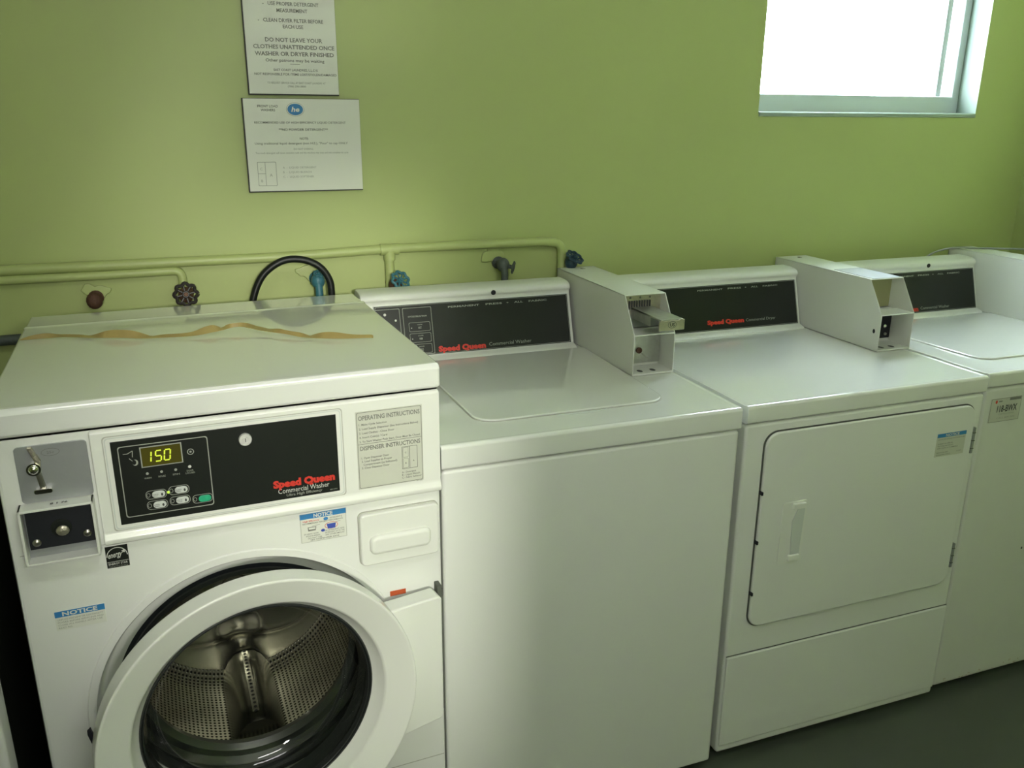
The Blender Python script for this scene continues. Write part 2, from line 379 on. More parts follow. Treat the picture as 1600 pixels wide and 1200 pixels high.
b.tube([(XL, -.0125, 1.134)] + [(x, -.0125, 1.134) for x in (-1, -.3, .1)] + bend((.1, -.0125, 1.134), (.266, -.0125, 1.136), (.266, -.0125, 1.0), .02) + [(.266, -.0125, 1.0), (.266, -.0125, .7)], .0105, 'pipe_paint', 14)
tag(b.build('water_pipe'), 'lower green-painted pipe on the left, turning down to the black handwheel', 'pipe')
b = MB()
b.tube([(XL, -.02, .995), (-.6, -.02, .995), (-.05, -.02, 1.0), (.05, -.02, 1.0)], .012, 'grey_iron', 14)
tag(b.build('drain_pipe'), 'dark bare pipe low on the wall behind the front-load washer', 'pipe')

def handwheel(b, c, n_dir, r, m, mc, lobes=8):
    """scalloped valve wheel with hub and spokes; n_dir: axis"""
    n = Vector(n_dir).normalized(); X = Matrix.Translation(c) @ n.to_track_quat('Z', 'Y').to_matrix().to_4x4()
    t = MB(); pts = []
    for k in range(48):
        a = 2*PI*k/48; rr = r*(1+.10*math.cos(lobes*a)); pts.append((rr*math.cos(a), rr*math.sin(a), 0))
    pts.append(pts[0]); t.tube(pts, r*.17, m, 8, cap=False)
    for k in range(4):
        a = PI*k/4+.2; t.tube([(r*math.cos(a), r*math.sin(a), 0), (0, 0, -.001), (-r*math.cos(a), -r*math.sin(a), 0)], r*.10, m, 6)
    t.lathe([(0, r*.22), (r*.30, r*.22), (r*.36, r*.1), (r*.36, -r*.3), (0, -r*.3)], (0, 0, 0), 'z', m, 16)
    t.lathe([(0, r*.34), (r*.18, r*.33), (r*.22, r*.2)], (0, 0, 0), 'z', mc, 12)
    off = len(b.mats)
    for mm in t.mats: b.mi(mm)
    mp = [b.mats.index(mm) for mm in t.mats]
    vm = {v: b.bm.verts.new(X @ v.co) for v in t.bm.verts}
    for f in t.bm.faces:
        try: g = b.bm.faces.new([vm[v] for v in f.verts]); g.material_index = mp[f.material_index]
        except ValueError: pass
    t.bm.free()

def valve(x, z, label, body_m, wheel_m, cent_m, wheel_dir, wheel_r, wheel_off, spout=True, body=True, name='shutoff_valve'):
    t = thing(name, (x, 0, z), label, 'valve')
    b = MB()
    b.lathe([(0.017, 0), (.017, -.006), (.009, -.012), (.009, -.03), (.014, -.033), (.015, -.052), (.009, -.056), (0, -.058)], (0, 0, 0), 'y', body_m, 16)
    if body:
        b.ball((0, -.045, 0), .0175, body_m, 1, 1, 1.1)
    if spout:
        b.tube([(0, -.05, 0), (0, -.058, -.02), (0, -.058, -.05)], .0095, body_m, 12)
        b.tube([(0, -.058, -.05), (0, -.058, -.068)], .0125, 'rust', 6)
    b.build('valve_body', t)
    if wheel_m:
        b = MB(); d = Vector(wheel_dir).normalized(); c0 = Vector((0, -.045, 0)); c1 = c0+d*wheel_off
        b.tube([c0, c0+d*wheel_off*.5, c1], .0055, body_m, 10); b.build('valve_stem', t)
        b = MB(); handwheel(b, c1, d, wheel_r, wheel_m, cent_m); b.build('handwheel', t)
    return t
valve(.074, 1.082, 'bare rusty pipe stub without a wheel, furthest left along the wall', 'rust', None, None, None, 0, 0, spout=False)
valve(.270, 1.083, 'round black scalloped handwheel facing out, left of the hose', 'rust', 'iron', 'copper', (.02, -1, .22), .024, .035, spout=False)
valve(.578, 1.098, 'blue valve beside the end of the black hose', 'blue_iron', 'blue_iron', 'blue_iron', (.1, -.45, 1), .012, .022, spout=True)
valve(.772, 1.076, 'bright blue handwheel on a rusty stem, above the first top-load washer', 'rust', 'blue_iron', 'blue_iron', (.25, -.75, .5), .022, .030, spout=True)
valve(1.064, 1.112, 'grey-black valve with a green wheel under a wall patch, left of first coin box', 'grey_iron', 'grey_iron', 'grey_iron', (.8, -.5, -.2), .014, .028, spout=True)
valve(1.262, 1.108, 'dark blue handwheel standing just behind the first coin box', 'blue_dark_iron', 'blue_dark_iron', 'blue_dark_iron', (.3, -.5, .8), .022, .02, spout=False)
# plaster collars around the stubs
for x, z, s_ in ((.074, 1.092, 1), (1.05, 1.135, 1.1), (.56, 1.115, .9)):
    b = MB(); pts = []
    for k in range(20):
        a = 2*PI*k/20; rr = .028*s_*(1+.25*math.sin(3*a+x*9)+.12*math.sin(7*a)); pts.append((x+rr*math.cos(a), z+rr*.8*math.sin(a)))
    b.prism(pts, 'y', -.006, .002, 'pipe_paint', .003); tag(b.build('wall_patch'), 'rough green-painted plaster patch around the ' + {.074: 'rusty pipe stub', 1.05: 'grey-black valve', .56: 'blue valve by the hose'}[x], 'plaster patch')

# black hose arching behind the front-load washer
b = MB(); pts = []
ctrl = [(.408, -.07, .93), (.410, -.07, 1.00), (.420, -.068, 1.068), (.446, -.066, 1.122), (.492, -.065, 1.154), (.540, -.066, 1.156), (.580, -.068, 1.138), (.602, -.07, 1.105), (.606, -.07, 1.07), (.604, -.07, 1.0), (.60, -.07, .9)]
def catmull(P, n=8):
    P = [Vector(p) for p in P]; out = []
    for i in range(len(P)-1):
        p0, p1, p2, p3 = P[max(i-1, 0)], P[i], P[i+1], P[min(i+2, len(P)-1)]
        for k in range(n):
            t = k/n; out.append(0.5*((2*p1)+(p2-p0)*t+(2*p0-5*p1+4*p2-p3)*t*t+(3*p1-p0-3*p2+p3)*t**3))
    out.append(P[-1]); return out
b.tube(catmull(ctrl), .0085, 'hose', 14); tag(b.build('hose'), 'black rubber hose arching up behind the front-load washer', 'hose')

# ------------------------------------------------------------------ wall signs
def sign(x0, x1, z0, z1, label, draw):
    b = MB(); b.box(x0, x1, -.010, -.001, z0, z1, 'frame_dk', .001)
    b.box(x0+.0028, x1-.0006, -.0115, -.009, z0+.0026, z1-.0010, 'sticker', .0004)
    s = Surf(b, (x0, -.0115, z0)); draw(s, x1-x0, z1-z0)
    tag(b.build('wall_sign', smooth=False), label, 'sign')
def draw1(s, w, h):
    # measured from the photograph: lines by their height above the lower edge
    cx = w*.53
    s.text('NOTICE', cx, .268, 'prt_mid', .014, w*.4, 'c', .02)
    s.text('-   ONLY USE THE WASHER FOR CLOTHES', cx, .240, 'prt_mid', .007, w*.8, 'c', .015)
    s.text('-   USE PROPER DETERGENT', w*.22, .193, 'prt_mid', .0075, w*.60, 'l', .015)
    s.text('MEASUREMENT', cx, .179, 'prt_mid', .0075, w*.33, 'c', .015)
    s.text('-   CLEAN DRYER FILTER BEFORE', w*.16, .158, 'prt_mid', .0075, w*.70, 'l', .015)
    s.text('EACH USE', cx, .145, 'prt_mid', .0075, w*.22, 'c', .015)
    s.text('DO NOT LEAVE YOUR', cx, .116, 'prt_mid', .0085, w*.62, 'c', .02)
    s.text('CLOTHES UNATTENDED ONCE', cx, .101, 'prt_mid', .0085, w*.88, 'c', .02)
    s.text('WASHER OR DRYER FINISHED', cx, .086, 'prt_mid', .0085, w*.86, 'c', .02)
    s.text('Other patrons may be waiting', cx, .073, 'prt_mid', .0065, w*.64, 'c', .01)
    s.rect(cx-.012, cx+.010, .068, .0688, 'prt_mid')
    s.text('EAST COAST LAUNDRIES, L.L.C IS', cx, .053, 'prt_mid', .0048, w*.48, 'c', .01)
    s.text('NOT RESPONSIBLE FOR ITEMS LOST/STOLEN/DAMAGED', cx, .0435, 'prt_mid', .0048, w*.90, 'c', .01)
    s.text('TO REQUEST SERVICE CALL AT EAST COAST LAUNDRY AT', cx, .025, 'prt_grey', .0042, w*.64, 'c', .005)
    s.text('(786) 290-3800', cx, .0175, 'prt_grey', .0042, w*.2, 'c', .005)
sign(.452, .660, 1.533, 1.835, 'upper white laundry-rules sign with lines of grey capitals', draw1)
def draw2(s, w, h):
    s.text('FRONT LOAD', w*.21, h*.905, 'prt_mid', .0052, w*.17, 'c', .01)
    s.text('WASHERS', w*.21, h*.865, 'prt_mid', .0052, w*.12, 'c', .01)
    s.disc(w*.44, h*.885, .021, 'prt_grey', 1, 24, .0155); s.disc(w*.44, h*.885, .0202, 'sticker', 2, 24, .0147)
    s.disc(w*.44, h*.885, .018, 'blue', 3, 24, .013)
    s.text('he', w*.44, h*.862, 'sticker', .0105, .019, 'c', .03, 4, .2)
    s.text('RECOMMENDED USE OF HIGH EFFICIENCY LIQUID DETERGENT', w*.48, h*.735, 'prt_mid', .0048, w*.78, 'c', .01)
    s.text('**NO POWDER DETERGENT**', w*.50, h*.66, 'prt_mid', .0052, w*.42, 'c', .015)
    s.text('NOTE:', w*.50, h*.565, 'prt_mid', .005, w*.075, 'c', .015)
    s.text('Using traditional liquid detergent (non H.E.), "Pour" to cap ONLY', w*.48, h*.515, 'prt_mid', .0048, w*.80, 'c', .008)
    s.text('DO NOT OVERFILL', w*.49, h*.455, 'prt_grey', .004, w*.17, 'c', .005)
    s.text('Too much detergent will cause excessive suds and the machine may stop and not complete its cycle', w*.48, h*.415, 'prt_grey', .004, w*.80, 'c', .005)
    x0, x1, y0, y1 = w*.085, w*.245, h*.07, h*.33
    s.frame(x0, x1, y0, y1, .002, .0012, 'prt_grey'); xm = x0+(x1-x0)*.40
    s.rect(xm, xm+.0012, y0, y1, 'prt_grey'); s.rect(x0, xm, (y0+y1)/2, (y0+y1)/2+.0012, 'prt_grey')
    s.text('C', (x0+xm)/2, h*.24, 'prt_grey', .006, None, 'c'); s.text('B', (x0+xm)/2, h*.11, 'prt_grey', .006, None, 'c'); s.text('A', (xm+x1)/2, h*.17, 'prt_grey', .007, None, 'c')
    s.text('A  -  LIQUID DETERGENT', w*.30, h*.255, 'prt_grey', .0045, w*.29, 'l')
    s.text('B  -  LIQUID BLEACH', w*.30, h*.205, 'prt_grey', .0045, w*.245, 'l')
    s.text('C  -  LIQUID SOFTENER', w*.30, h*.155, 'prt_grey', .0045, w*.265, 'l')
sign(.435, .707, 1.312, 1.526, 'lower white detergent-instruction sign with a small blue oval emblem', draw2)

# ------------------------------------------------------------------ FRONT-LOAD WASHER (local: x right, y into the machine, z up)
AOx, AOy, AROT = -.0098, -.8095, .04539
A = thing('front_load_washer', (AOx, AOy, 0), 'white front-load washer with open round glass door, nearest on the left', 'washing machine', AROT)
AW, AD, AZT, LID = .690, .668, 1.0775, 1.031
cx, cz = .337, .510
def ring_pts(r, n, y): return [(cx+r*math.cos(2*PI*k/n), y, cz+r*math.sin(2*PI*k/n)) for k in range(n)]
b = MB()
# front sheet with a round opening: bridge from the rectangle to the circle
n = 96; Rf = .256
def rect_pt(a, x0, x1, z0, z1):
    dx, dz = math.cos(a), math.sin(a); t = 1e9
    if dx > 1e-9: t = min(t, (x1-cx)/dx)
    if dx < -1e-9: t = min(t, (x0-cx)/dx)
    if dz > 1e-9: t = min(t, (z1-cz)/dz)
    if dz < -1e-9: t = min(t, (z0-cz)/dz)
    return cx+dx*t, cz+dz*t
angs = sorted([2*PI*k/n for k in range(n)] + [math.atan2(zz-cz, xx-cx) % (2*PI) for xx in (0.006, AW-.006) for zz in (.04, LID-.002)])
n = len(angs)
outer = [rect_pt(a, .006, AW-.006, .04, LID-.002) for a in angs]
prof = [(Rf+.016, 0), (Rf+.014, -.0022), (Rf+.002, -.0022), (Rf, 0.0005), (Rf-.004, .022), (Rf-.010, .028), (.222, .034), (.216, .040)]
V = [(p[0], 0, p[1]) for p in outer]; Fc = []
for r_, y_ in prof: V += [(cx+r_*math.cos(a), y_, cz+r_*math.sin(a)) for a in angs]
for i in range(len(prof)):
    for k in range(n): Fc.append([i*n+k, i*n+(k+1) % n, (i+1)*n+(k+1) % n, (i+1)*n+k])
b.faces(V, Fc, 'enamel')
# wrap: rounded vertical edges, sides, back
def strip(pts, z0, z1, m):
    V = []; Fc = []
    for x, y in pts: V += [(x, y, z0), (x, y, z1)]
    for k in range(len(pts)-1): Fc.append([2*k, 2*k+2, 2*k+3, 2*k+1])
    b.faces(V, Fc, m)
strip([(AW-.006, 0), (AW-.0025, .001), (AW-.001, .0035), (AW, .007), (AW, AD-.02), (0, AD-.02), (0, .007), (.001, .0035), (.0025, .001), (.006, 0)], .04, LID-.002, 'enamel')
b.faces([(0.004, 0.002, .04), (AW-.004, .002, .04), (AW-.004, AD-.02, .04), (.004, AD-.02, .04)], [[0, 1, 2, 3]], 'seam')
bmesh.ops.remove_doubles(b.bm, verts=b.bm.verts, dist=1e-5); bmesh.ops.recalc_face_normals(b.bm, faces=b.bm.faces)
# thin seam under the lid, kick-panel seam, fine seam lines of the lower front
s = Surf(b, (0, 0, 0))
s.rect(.004, AW-.004, .2485, .2505, 'seam_lt')
s.poly([(.012, .8385), (.03, .8385), (.122, .8360), (.131, .8350), (.131, .8365), (.03, .840), (.012, .840)], 'seam_lt')
b.box(.635, .69, .000, .003, .628, .6285, 'seam')
b.build('cabinet', A)
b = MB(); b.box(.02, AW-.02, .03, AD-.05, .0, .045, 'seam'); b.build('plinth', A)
# lid
b = MB()
cr = .545
b.prism([(.004, LID), (-.0045, LID+.002), (-.006, LID+.006), (-.006, AZT-.010), (-.004, AZT-.004), (.001, AZT-.0008), (.008, AZT), (cr-.014, AZT), (cr-.006, AZT+.0022), (cr, AZT+.0026), (cr+.008, AZT+.0005), (cr+.014, AZT-.0015), (AD-.012, AZT-.0015), (AD-.004, AZT-.004), (AD, AZT-.012), (AD, LID)], 'x', -.004, AW+.003, 'enamel_top', .006, 3)
b.build('lid', A)
# fascia: raised plastic console with a rounded lower lip and an inset for the panel
b = MB()
fx0, fx1, fz0, fz1 = .131, .6895, .8345, 1.0295
V = []
prof = [(.002, fz1), (-.006, fz1-.002), (-.008, fz1-.006), (-.008, fz0+.026), (-.0095, fz0+.020), (-.013, fz0+.014), (-.0135, fz0+.008), (-.010, fz0+.003), (.001, fz0)]
b.prism(prof, 'x', fx0, fx1, 'plastic', .003, 2)
s = Surf(b, (0, -.008, 0))
s.frame(.1475, .5165, .8585, 1.0185, .006, .0016, 'seam_lt')
s.frame(.1505, .5135, .8615, 1.0155, .005, .0016, 'plastic_grey')
b.build('fascia', A)
# control panel
b = MB(); px0, px1, pz0, pz1 = .1585, .5055, .8685, 1.0085
b.box(px0, px1, -.0088, -.007, pz0, pz1, 'black_panel', .0006)
s = Surf(b, (0, -.0088, 0))
s.frame(.1675, .2995, .8795, .9995, .004, .0015, 'prt_grey')
s.text('Speed Queen', .3945, .8915, 'red', .0120, .1035, 'l', .06)
s.text('Commercial Washer', .4020, .8800, 'prt_white', .0088, .0855, 'l', .0)
s.text('Ultra High Efficiency', .4150, .8735, 'prt_grey', .0045, .0600, 'l', .012, 2, .15)
s.text('801395', .4885, .8725, 'prt_grey', .0022, .0125, 'l')
# small marks on the left of the display: coin arrow and washer glyph
s.line(.1745, .9865, .181, .9865, .0012, 'prt_grey'); s.line(.181, .9865, .1885, .9905, .0012, 'prt_grey'); s.line(.1885, .9905, .1875, .980, .0012, 'prt_grey')
s.line(.1825, .9785, .187, .9735, .001, 'prt_grey'); s.disc(.1905, .9705, .0042, 'prt_grey', 1, 14, .0052); s.disc(.1890, .9712, .003, 'black_panel', 2, 12, .0042)
for k, t_ in enumerate(('WASH', 'RINSE', 'SPIN')):
    x = .2055+.0209*k; s.disc(x, .9495, .0022, 'prt_grey', 1, 10); s.text(t_, x, .9405, 'prt_grey', .003, .0105, 'c')
s.disc(.2685, .9515, .0026, 'prt_white', 1, 10); s.text('DOOR', .2685, .9435, 'prt_grey', .0028, .010, 'c'); s.text('LOCKED', .2685, .9395, 'prt_grey', .0028, .014, 'c')
s.oval(.2722, .9765, .0052, .0052, .0012, 'prt_grey'); s.disc(.2722, .9765, .0018, 'prt_grey', 1, 10)
for (x, y) in ((.2165, .9125), (.2505, .9145), (.2165, .8945), (.2505, .8965), (.2845, .8935)):
    s.frame(x-.0175, x+.0135, y-.0075, y+.0075, .006, .0008, 'prt_grey'); s.oval(x-.0135, y, .0028, .0036, .0007, 'prt_grey')
panel = b.build('control_panel', A, smooth=False)
b = MB(); b.box(.1985, .2600, -.0092, -.0085, .9600, .9945, 'prt_grey', .0002); b.box(.2003, .2582, -.0095, -.0088, .9617, .9928, 'lcd')
s = Surf(b, (0, -.0096, 0))
SEG = {'1': 'bc', '5': 'afgcd', '0': 'abcdef'}
def digit(ch, x, y, w_, h_, sh=.12):
    g = {'a': ((0, 1), (1, 1)), 'b': ((1, 1), (1, .5)), 'c': ((1, .5), (1, 0)), 'd': ((0, 0), (1, 0)), 'e': ((0, 0), (0, .5)), 'f': ((0, .5), (0, 1)), 'g': ((0, .5), (1, .5))}
    for q in SEG[ch]:
        (ax, ay), (bx, by) = g[q]; dx, dy = (bx-ax), (by-ay); e = .08
        ax += dx*e; ay += dy*e; bx -= dx*e; by -= dy*e
        s.line(x+ax*w_+ay*h_*sh, y+ay*h_, x+bx*w_+by*h_*sh, y+by*h_, .0021, 'digit', 1)
digit('1', .2045, .9685, .0085, .0175); digit('5', .2195, .9685, .0085, .0175); digit('0', .2325, .9685, .0085, .0175)
tag(b.build('display', panel, smooth=False), 'lit display reading 150')
def pill(b, x, y, rx, rz, y0, y1, m, bev=.0008):
    b.prism(rrect(x-rx, x+rx, y-rz, y+rz, rz*.98, 6), 'y', y0, y1, m, bev)
for i, (x, y) in enumerate(((.2165, .9125), (.2505, .9145), (.2165, .8945), (.2505, .8965))):
    b = MB(); pill(b, x+.0015, y, .0098, .0056, -.0108, -.0086, 'plastic_grey')
    s = Surf(b, (0, -.0109, 0)); s.text(('NORMAL', 'PERM', 'NORMAL', 'DELIC')[i], x-.003, y, 'prt_dark', .0018, .009, 'c'); s.text(('HOT', 'PRESS', 'WARM', 'CYCLE')[i], x-.003, y-.0028, 'prt_dark', .0018, .007, 'c')
    s.disc(x+.0065, y-.0005, .0016, 'prt_dark', 1, 8, .0026); b.build('push_button', panel)
b = MB(); pill(b, .2860, .8935, .0098, .0056, -.0112, -.0086, 'green_btn'); tag(b.build('push_button', panel), 'green start button')
b = MB(); b.cyl((.2325, 0, .9130), 'y', .0022, -.0100, -.0086, 'led_on', 10); tag(b.build('indicator_light', panel), 'small lit green indicator')
b = MB()
b.lathe([(.0105, -.0086), (.0105, -.0125), (.0095, -.0140), (.0062, -.0140), (.0062, -.0115), (.0046, -.0115), (.0046, -.0145), (0, -.0145)], (.3568, 0, .9855), 'y', 'silver', 28)
b.box(.3563, .3573, -.0149, -.0143, .9825, .9885, 'prt_dark'); b.build('key_lock', panel)
# instruction label
b = MB(); b.box(.5385, .6565, -.0088, -.0078, .8640, 1.0075, 'sticker_grey', .0003)
s = Surf(b, (.5385, -.0088, .8640)); w_, h_ = .118, .1435
s.frame(.0015, w_-.0015, .0015, h_-.0015, .003, .0009, 'prt_mid'); s.rect(.002, w_-.002, .0835, .0843, 'prt_mid')
s.text('OPERATING INSTRUCTIONS', .0045, .1275, 'prt_mid', .0080, .1090, 'l', .02)
for k, (t_, L_) in enumerate((('1. Make Cycle Selection', .049), ('2. Load Supply Dispenser (See Instructions Below)', .105), ('3. Load Clothes - Close Door', .062), ('4. Insert Coin(s) / Card', .049), ('5. To Start Washer Push Start, Door Must Be Closed', .108))):
    s.text(t_, .005, .1180-.0078*k, 'prt_mid', .0036, L_, 'l', .012)
s.text('DISPENSER INSTRUCTIONS', .0055, .0725, 'prt_mid', .0075, .1075, 'l', .02)
for k, (t_, L_) in enumerate((('1. Open Dispenser Door', .049), ('2. Load Supplies to Proper', .054), ('   Compartment (as Indicated)', .060), ('3. Close Dispenser Door', .049))):
    s.text(t_, .007 + (.003 if k == 2 else 0), .0565-.0062*k, 'prt_mid', .0036, L_, 'l', .012)
bx0, bx1, by0, by1 = .0790, .1075, .0265, .0690
s.frame(bx0, bx1, by0, by1, .001, .0009, 'prt_mid'); s.rect(bx0+.0135, bx0+.0146, by0, by1, 'prt_mid')
s.frame(bx0+.002, bx0+.0120, by0+.022, by1-.002, .001, .0005, 'prt_mid'); s.frame(bx0+.002, bx0+.0120, by0+.002, by0+.020, .001, .0005, 'prt_mid')
s.text('C', bx0+.007, by0+.0295, 'prt_dark', .003, None, 'c'); s.text('B', bx0+.007, by0+.0095, 'prt_dark', .003, None, 'c'); s.text('A', bx0+.0212, by0+.0125, 'prt_dark', .003, None, 'c')
for k, (t_, L_) in enumerate((('A - Detergent', .026), ('B - Liquid Bleach', .033), ('C - Fabric Softener', .036))): s.text(t_, .0780, .0190-.0052*k, 'prt_mid', .0034, L_, 'l', .01)
s.text('801394', .1045, -.0015+.0008, 'prt_mid', .0016, .011, 'l')
b.build('instruction_label', A, smooth=False)
# blue-topped notice labels
b = MB(); b.box(.4345, .5150, -.0009, .0002, .7760, .8310, 'sticker', .0002)
s = Surf(b, (.4345, -.0009, .7760)); w_, h_ = .0805, .055
s.frame(0.0005, w_-.0005, .0005, h_-.0005, .0005, .0006, 'prt_grey'); s.rect(0, w_, h_-.0100, h_, 'blue')
s.text('NOTICE', w_*.5, h_-.0085, 'sticker', .0068, .033, 'c', .03)
s.text('High Efficiency', .005, .0395, 'red', .0028, .028, 'l', .01); s.disc(.0445, .0405, .0042, 'blue', 1, 12, .003); s.text('DETERGENT IS', .051, .0395, 'prt_mid', .0028, .022, 'l', .01)
s.text('RECOMMENDED FOR BEST PERFORMANCE', .004, .0350, 'prt_mid', .0027, .070, 'l', .01)
s.poly([(.013, .0215), (.026, .0215), (.0275, .0290), (.0125, .0290)], 'prt_mid'); s.poly([(.0145, .0245), (.0255, .0245), (.0260, .0280), (.0140, .0280)], 'sticker', 2)
s.poly([(.047, .0205), (.060, .0205), (.0615, .0300), (.0455, .0300)], 'blue_dk', 2); s.oval(.0535, .0265, .0115, .0065, .0008, 'red', 1)
s.line(.020, .0305, .034, .0315, .0006, 'prt_mid'); s.line(.060, .031, .070, .0325, .0006, 'prt_mid'); s.disc(.0385, .0190, .0035, 'blue_dk', 1, 12, .0028)
for k, (t_, t2) in enumerate((('IF USING NON', 'HE DETERGENT, ADD'), ('POWDERED', 'DETERGENT UP TO THE'), ('DO NOT USE', 'ANY OTHER AMOUNT'))):
    s.text(t_, .006+.003*k, .0150-.0042*k, 'prt_mid', .0026, .024, 'l', .008); s.text(t2, .042, .0165-.0042*k, 'prt_mid', .0026, .034, 'l', .008)
s.text('SEE DISPENSER SIDE', .016, .0030, 'prt_mid', .0026, .050, 'l', .008)
tag(b.build('notice_label', A, smooth=False), 'blue-topped notice label with small detergent pictures')
def small_notice(b, s, w_, h_, rows, blue_h=.0105, sq=None, wide=.7):
    s.rect(0, w_, h_-blue_h, h_, 'blue'); s.text('NOTICE', w_*.5, h_-blue_h+.0018, 'sticker', blue_h*.66, w_*wide, 'c', .03)
    for k, (t_, L_) in enumerate(rows): s.text(t_, .003, h_-blue_h-.0058-.0049*k, sq or 'prt_grey', .0030, L_, 'l', .0)
b = MB(); b.box(.0440, .1165, -.0009, .0002, .6995, .7335, 'sticker', .0002)
s = Surf(b, (.0440, -.0009, .6995)); small_notice(b, s, .0725, .034, (('UNPLUG MACHINE OR DISCONNECT', .066), ('POWER BEFORE SERVICING AND', .066), ('CLOSE ALL PANELS AFTER USE', .064), ('READ ALL', .02)))
tag(b.build('notice_label', A, smooth=False), 'small blue-topped notice label left of the door')
# energy emblem
b = MB(); b.box(.1290, .1620, -.0006, .0002, .7930, .8310, 'black_panel', .0002)
s = Surf(b, (.129, -.0007, .793)); w_ = .033
pts = [(w_*.5+.0150*math.cos(PI*k/16), .0200+.0150*math.sin(PI*k/16)) for k in range(17)]
for p, q in zip(pts, pts[1:]): s.line(*p, *q, .0013, 'prt_white')
s.text('energy', .0035, .0175, 'prt_white', .0095, .0215, 'l', .01, 2, .5, .12)
star = []
for k in range(10):
    a = PI/2+PI*k/5; rr = .0038 if k % 2 == 0 else .0016; star.append((.0265+rr*math.cos(a), .0275+rr*math.sin(a)))
for k in range(0, 10): s.poly([(.0265, .0275), star[k], star[(k+1) % 10]], 'prt_white', 2)
s.rect(.001, w_-.001, .0105, .0112, 'prt_white'); s.text('ENERGY STAR', w_*.5, .0055, 'prt_white', .0036, .028, 'c', .01)
s.text('Meets guidelines for energy', w_*.5, .0020, 'prt_grey', .0018, .028, 'c')
b.build('energy_label', A, smooth=False)
# coin vault, left of the console
b = MB(); b.prism(rrect(.0285, .1265, .925, 1.0165, .006), 'y', -.0025, .0005, 'steel_dull', .0008)
s = Surf(b, (0, -.0025, 0)); s.oval(.0765, 1.0035, .0125, .0062, .0006, 'prt_mid'); s.text('25c', .0765, 1.0013, 'prt_mid', .0038, .010, 'c')
plate = b.build('coin_plate', A)
b = MB()
b.prism([(.047, 1.016), (.053, 1.016), (.0625, .993), (.0615, .982), (.055, .9815), (.0555, .990)], 'y', -.010, -.0025, 'brass_tr', .001)
b.cyl((.052, 0, .9815), 'y', .0098, -.012, -.0025, 'chrome', 24); b.ball((.052, -.012, .9815), .0075, 'chrome', 1, .7, 1)
tag(b.build('coin_slot', plate), 'worn metal coin slot with round chrome knob')
b = MB(); b.prism([(.0525, .976), (.060, .975), (.0645, .949), (.056, .948)], 'y', -.009, -.0025, 'steel', .0015)
b.prism(rrect(.0475, .0725, .9415, .9495, .0035), 'y', -.013, -.0025, 'chrome', .001); b.build('coin_return', plate)
# projecting money box: open-fronted shell, black lock plate inside, two screws and a barrel lock
b = MB()
vx0, vx1, vz0, vz1, vd = .0225, .1255, .8320, .9240, -.028
t_ = .0065
for q in ((vx0, vx1, vz1-.004, vz1), (vx0, vx1, vz0, vz0+t_*.6)): b.box(q[0], q[1], vd, .002, q[2], q[3], 'enamel_old', .001)
b.box(vx0, vx0+.004, vd, .002, vz0, vz1, 'enamel_old', .001); b.box(vx1-.004, vx1, vd, .002, vz0, vz1, 'enamel_old', .001)
b.box(vx0+.003, vx1-.003, -.004, .001, vz0+.003, vz1-.003, 'steel_dull')
s = Surf(b, (0, vd+.012, vz1+.0002), (1, 0, 0), (0, 1, 0)); s.text('8 1 76', .066, -.001, 'prt_dark', .006, .024, 'l', .02)
mbox = b.build('money_box', A)
b = MB(); b.box(vx0+.008, vx1-.005, -.0175, -.004, .8545, .9195, 'black_void', .0008); b.build('lock_plate', mbox)
b = MB(); b.lathe([(.0145, -.0175), (.0145, -.0188), (.010, -.0192), (.0098, -.0178), (0, -.0178)], (.0765, 0, .8850), 'y', 'black_panel', 24)
b.ball((.0775, -.0190, .8800), .0095, 'brass_tr', 1, .35, .9); b.build('barrel_lock', mbox)
for x, z in ((.0405, .8655), (.1105, .8690)):
    b = MB(); b.ball((x, -.0178, z), .0062, 'steel', 1, .55, 1); b.build('screw', mbox)
# dispenser drawer
b = MB(); b.prism(rrect(.5345, .6835, .7120, .8165, .010), 'y', -.0035, .001, 'seam_lt', .001); b.prism(rrect(.5360, .6820, .7135, .8150, .0095), 'y', -.0125, .0, 'plastic', .0035, 3)
dr = b.build('dispenser_drawer', A)
b = MB(); b.prism(rrect(.5515, .6655, .7355, .7725, .012, 8), 'y', -.0205, -.006, 'plastic', .008, 4); b.build('drawer_handle', dr, ang=50)
# gasket, drum
b = MB(); g = [(.224, .036), (.219, .030), (.211, .031), (.207, .040), (.214, .055), (.222, .075), (.212, .088), (.198, .086), (.188, .094), (.190, .108), (.205, .118), (.232, .125), (.245, .13)]
b.lathe(g, (cx, 0, cz), 'y', 'gasket', 96)
b.lathe([(.220, .032), (.2495, .0335), (.236, .06), (.222, .06)], (cx, 0, cz), 'y', 'rubber', 96, a0=.3, a1=PI-.25)
b.build('door_gasket', A)
# drum: perforated wall with uv in metres
DR, dy0, dy1 = .243, .125, .41
b = MB(); uvl = b.bm.loops.layers.uv.new('UVMap'); mi = b.mi('drum'); nd = 120; rows = []
pf = [(.200, dy0-.004), (.216, dy0-.002), (.233, dy0+.006), (DR, dy0+.022), (DR, .20), (DR, .25), (DR, .30), (DR, .355), (DR-.005, .382), (DR-.018, .400)]
for r_, y_ in pf: rows.append([b.bm.verts.new((cx+r_*math.cos(2*PI*k/nd), y_, cz+r_*math.sin(2*PI*k/nd))) for k in range(nd)])
for i in range(len(rows)-1):
    pl = 0
    for k in range(nd):
        f = b.bm.faces.new([rows[i][k], rows[i+1][k], rows[i+1][(k+1) % nd], rows[i][(k+1) % nd]]); f.material_index = mi
        U = [2*PI*DR*k/nd, 2*PI*DR*k/nd, 2*PI*DR*(k+1)/nd, 2*PI*DR*(k+1)/nd]; VV = [pf[i][1], pf[i+1][1], pf[i+1][1], pf[i][1]]
        for lp, u_, v_ in zip(f.loops, U, VV): lp[uvl].uv = (u_, v_)
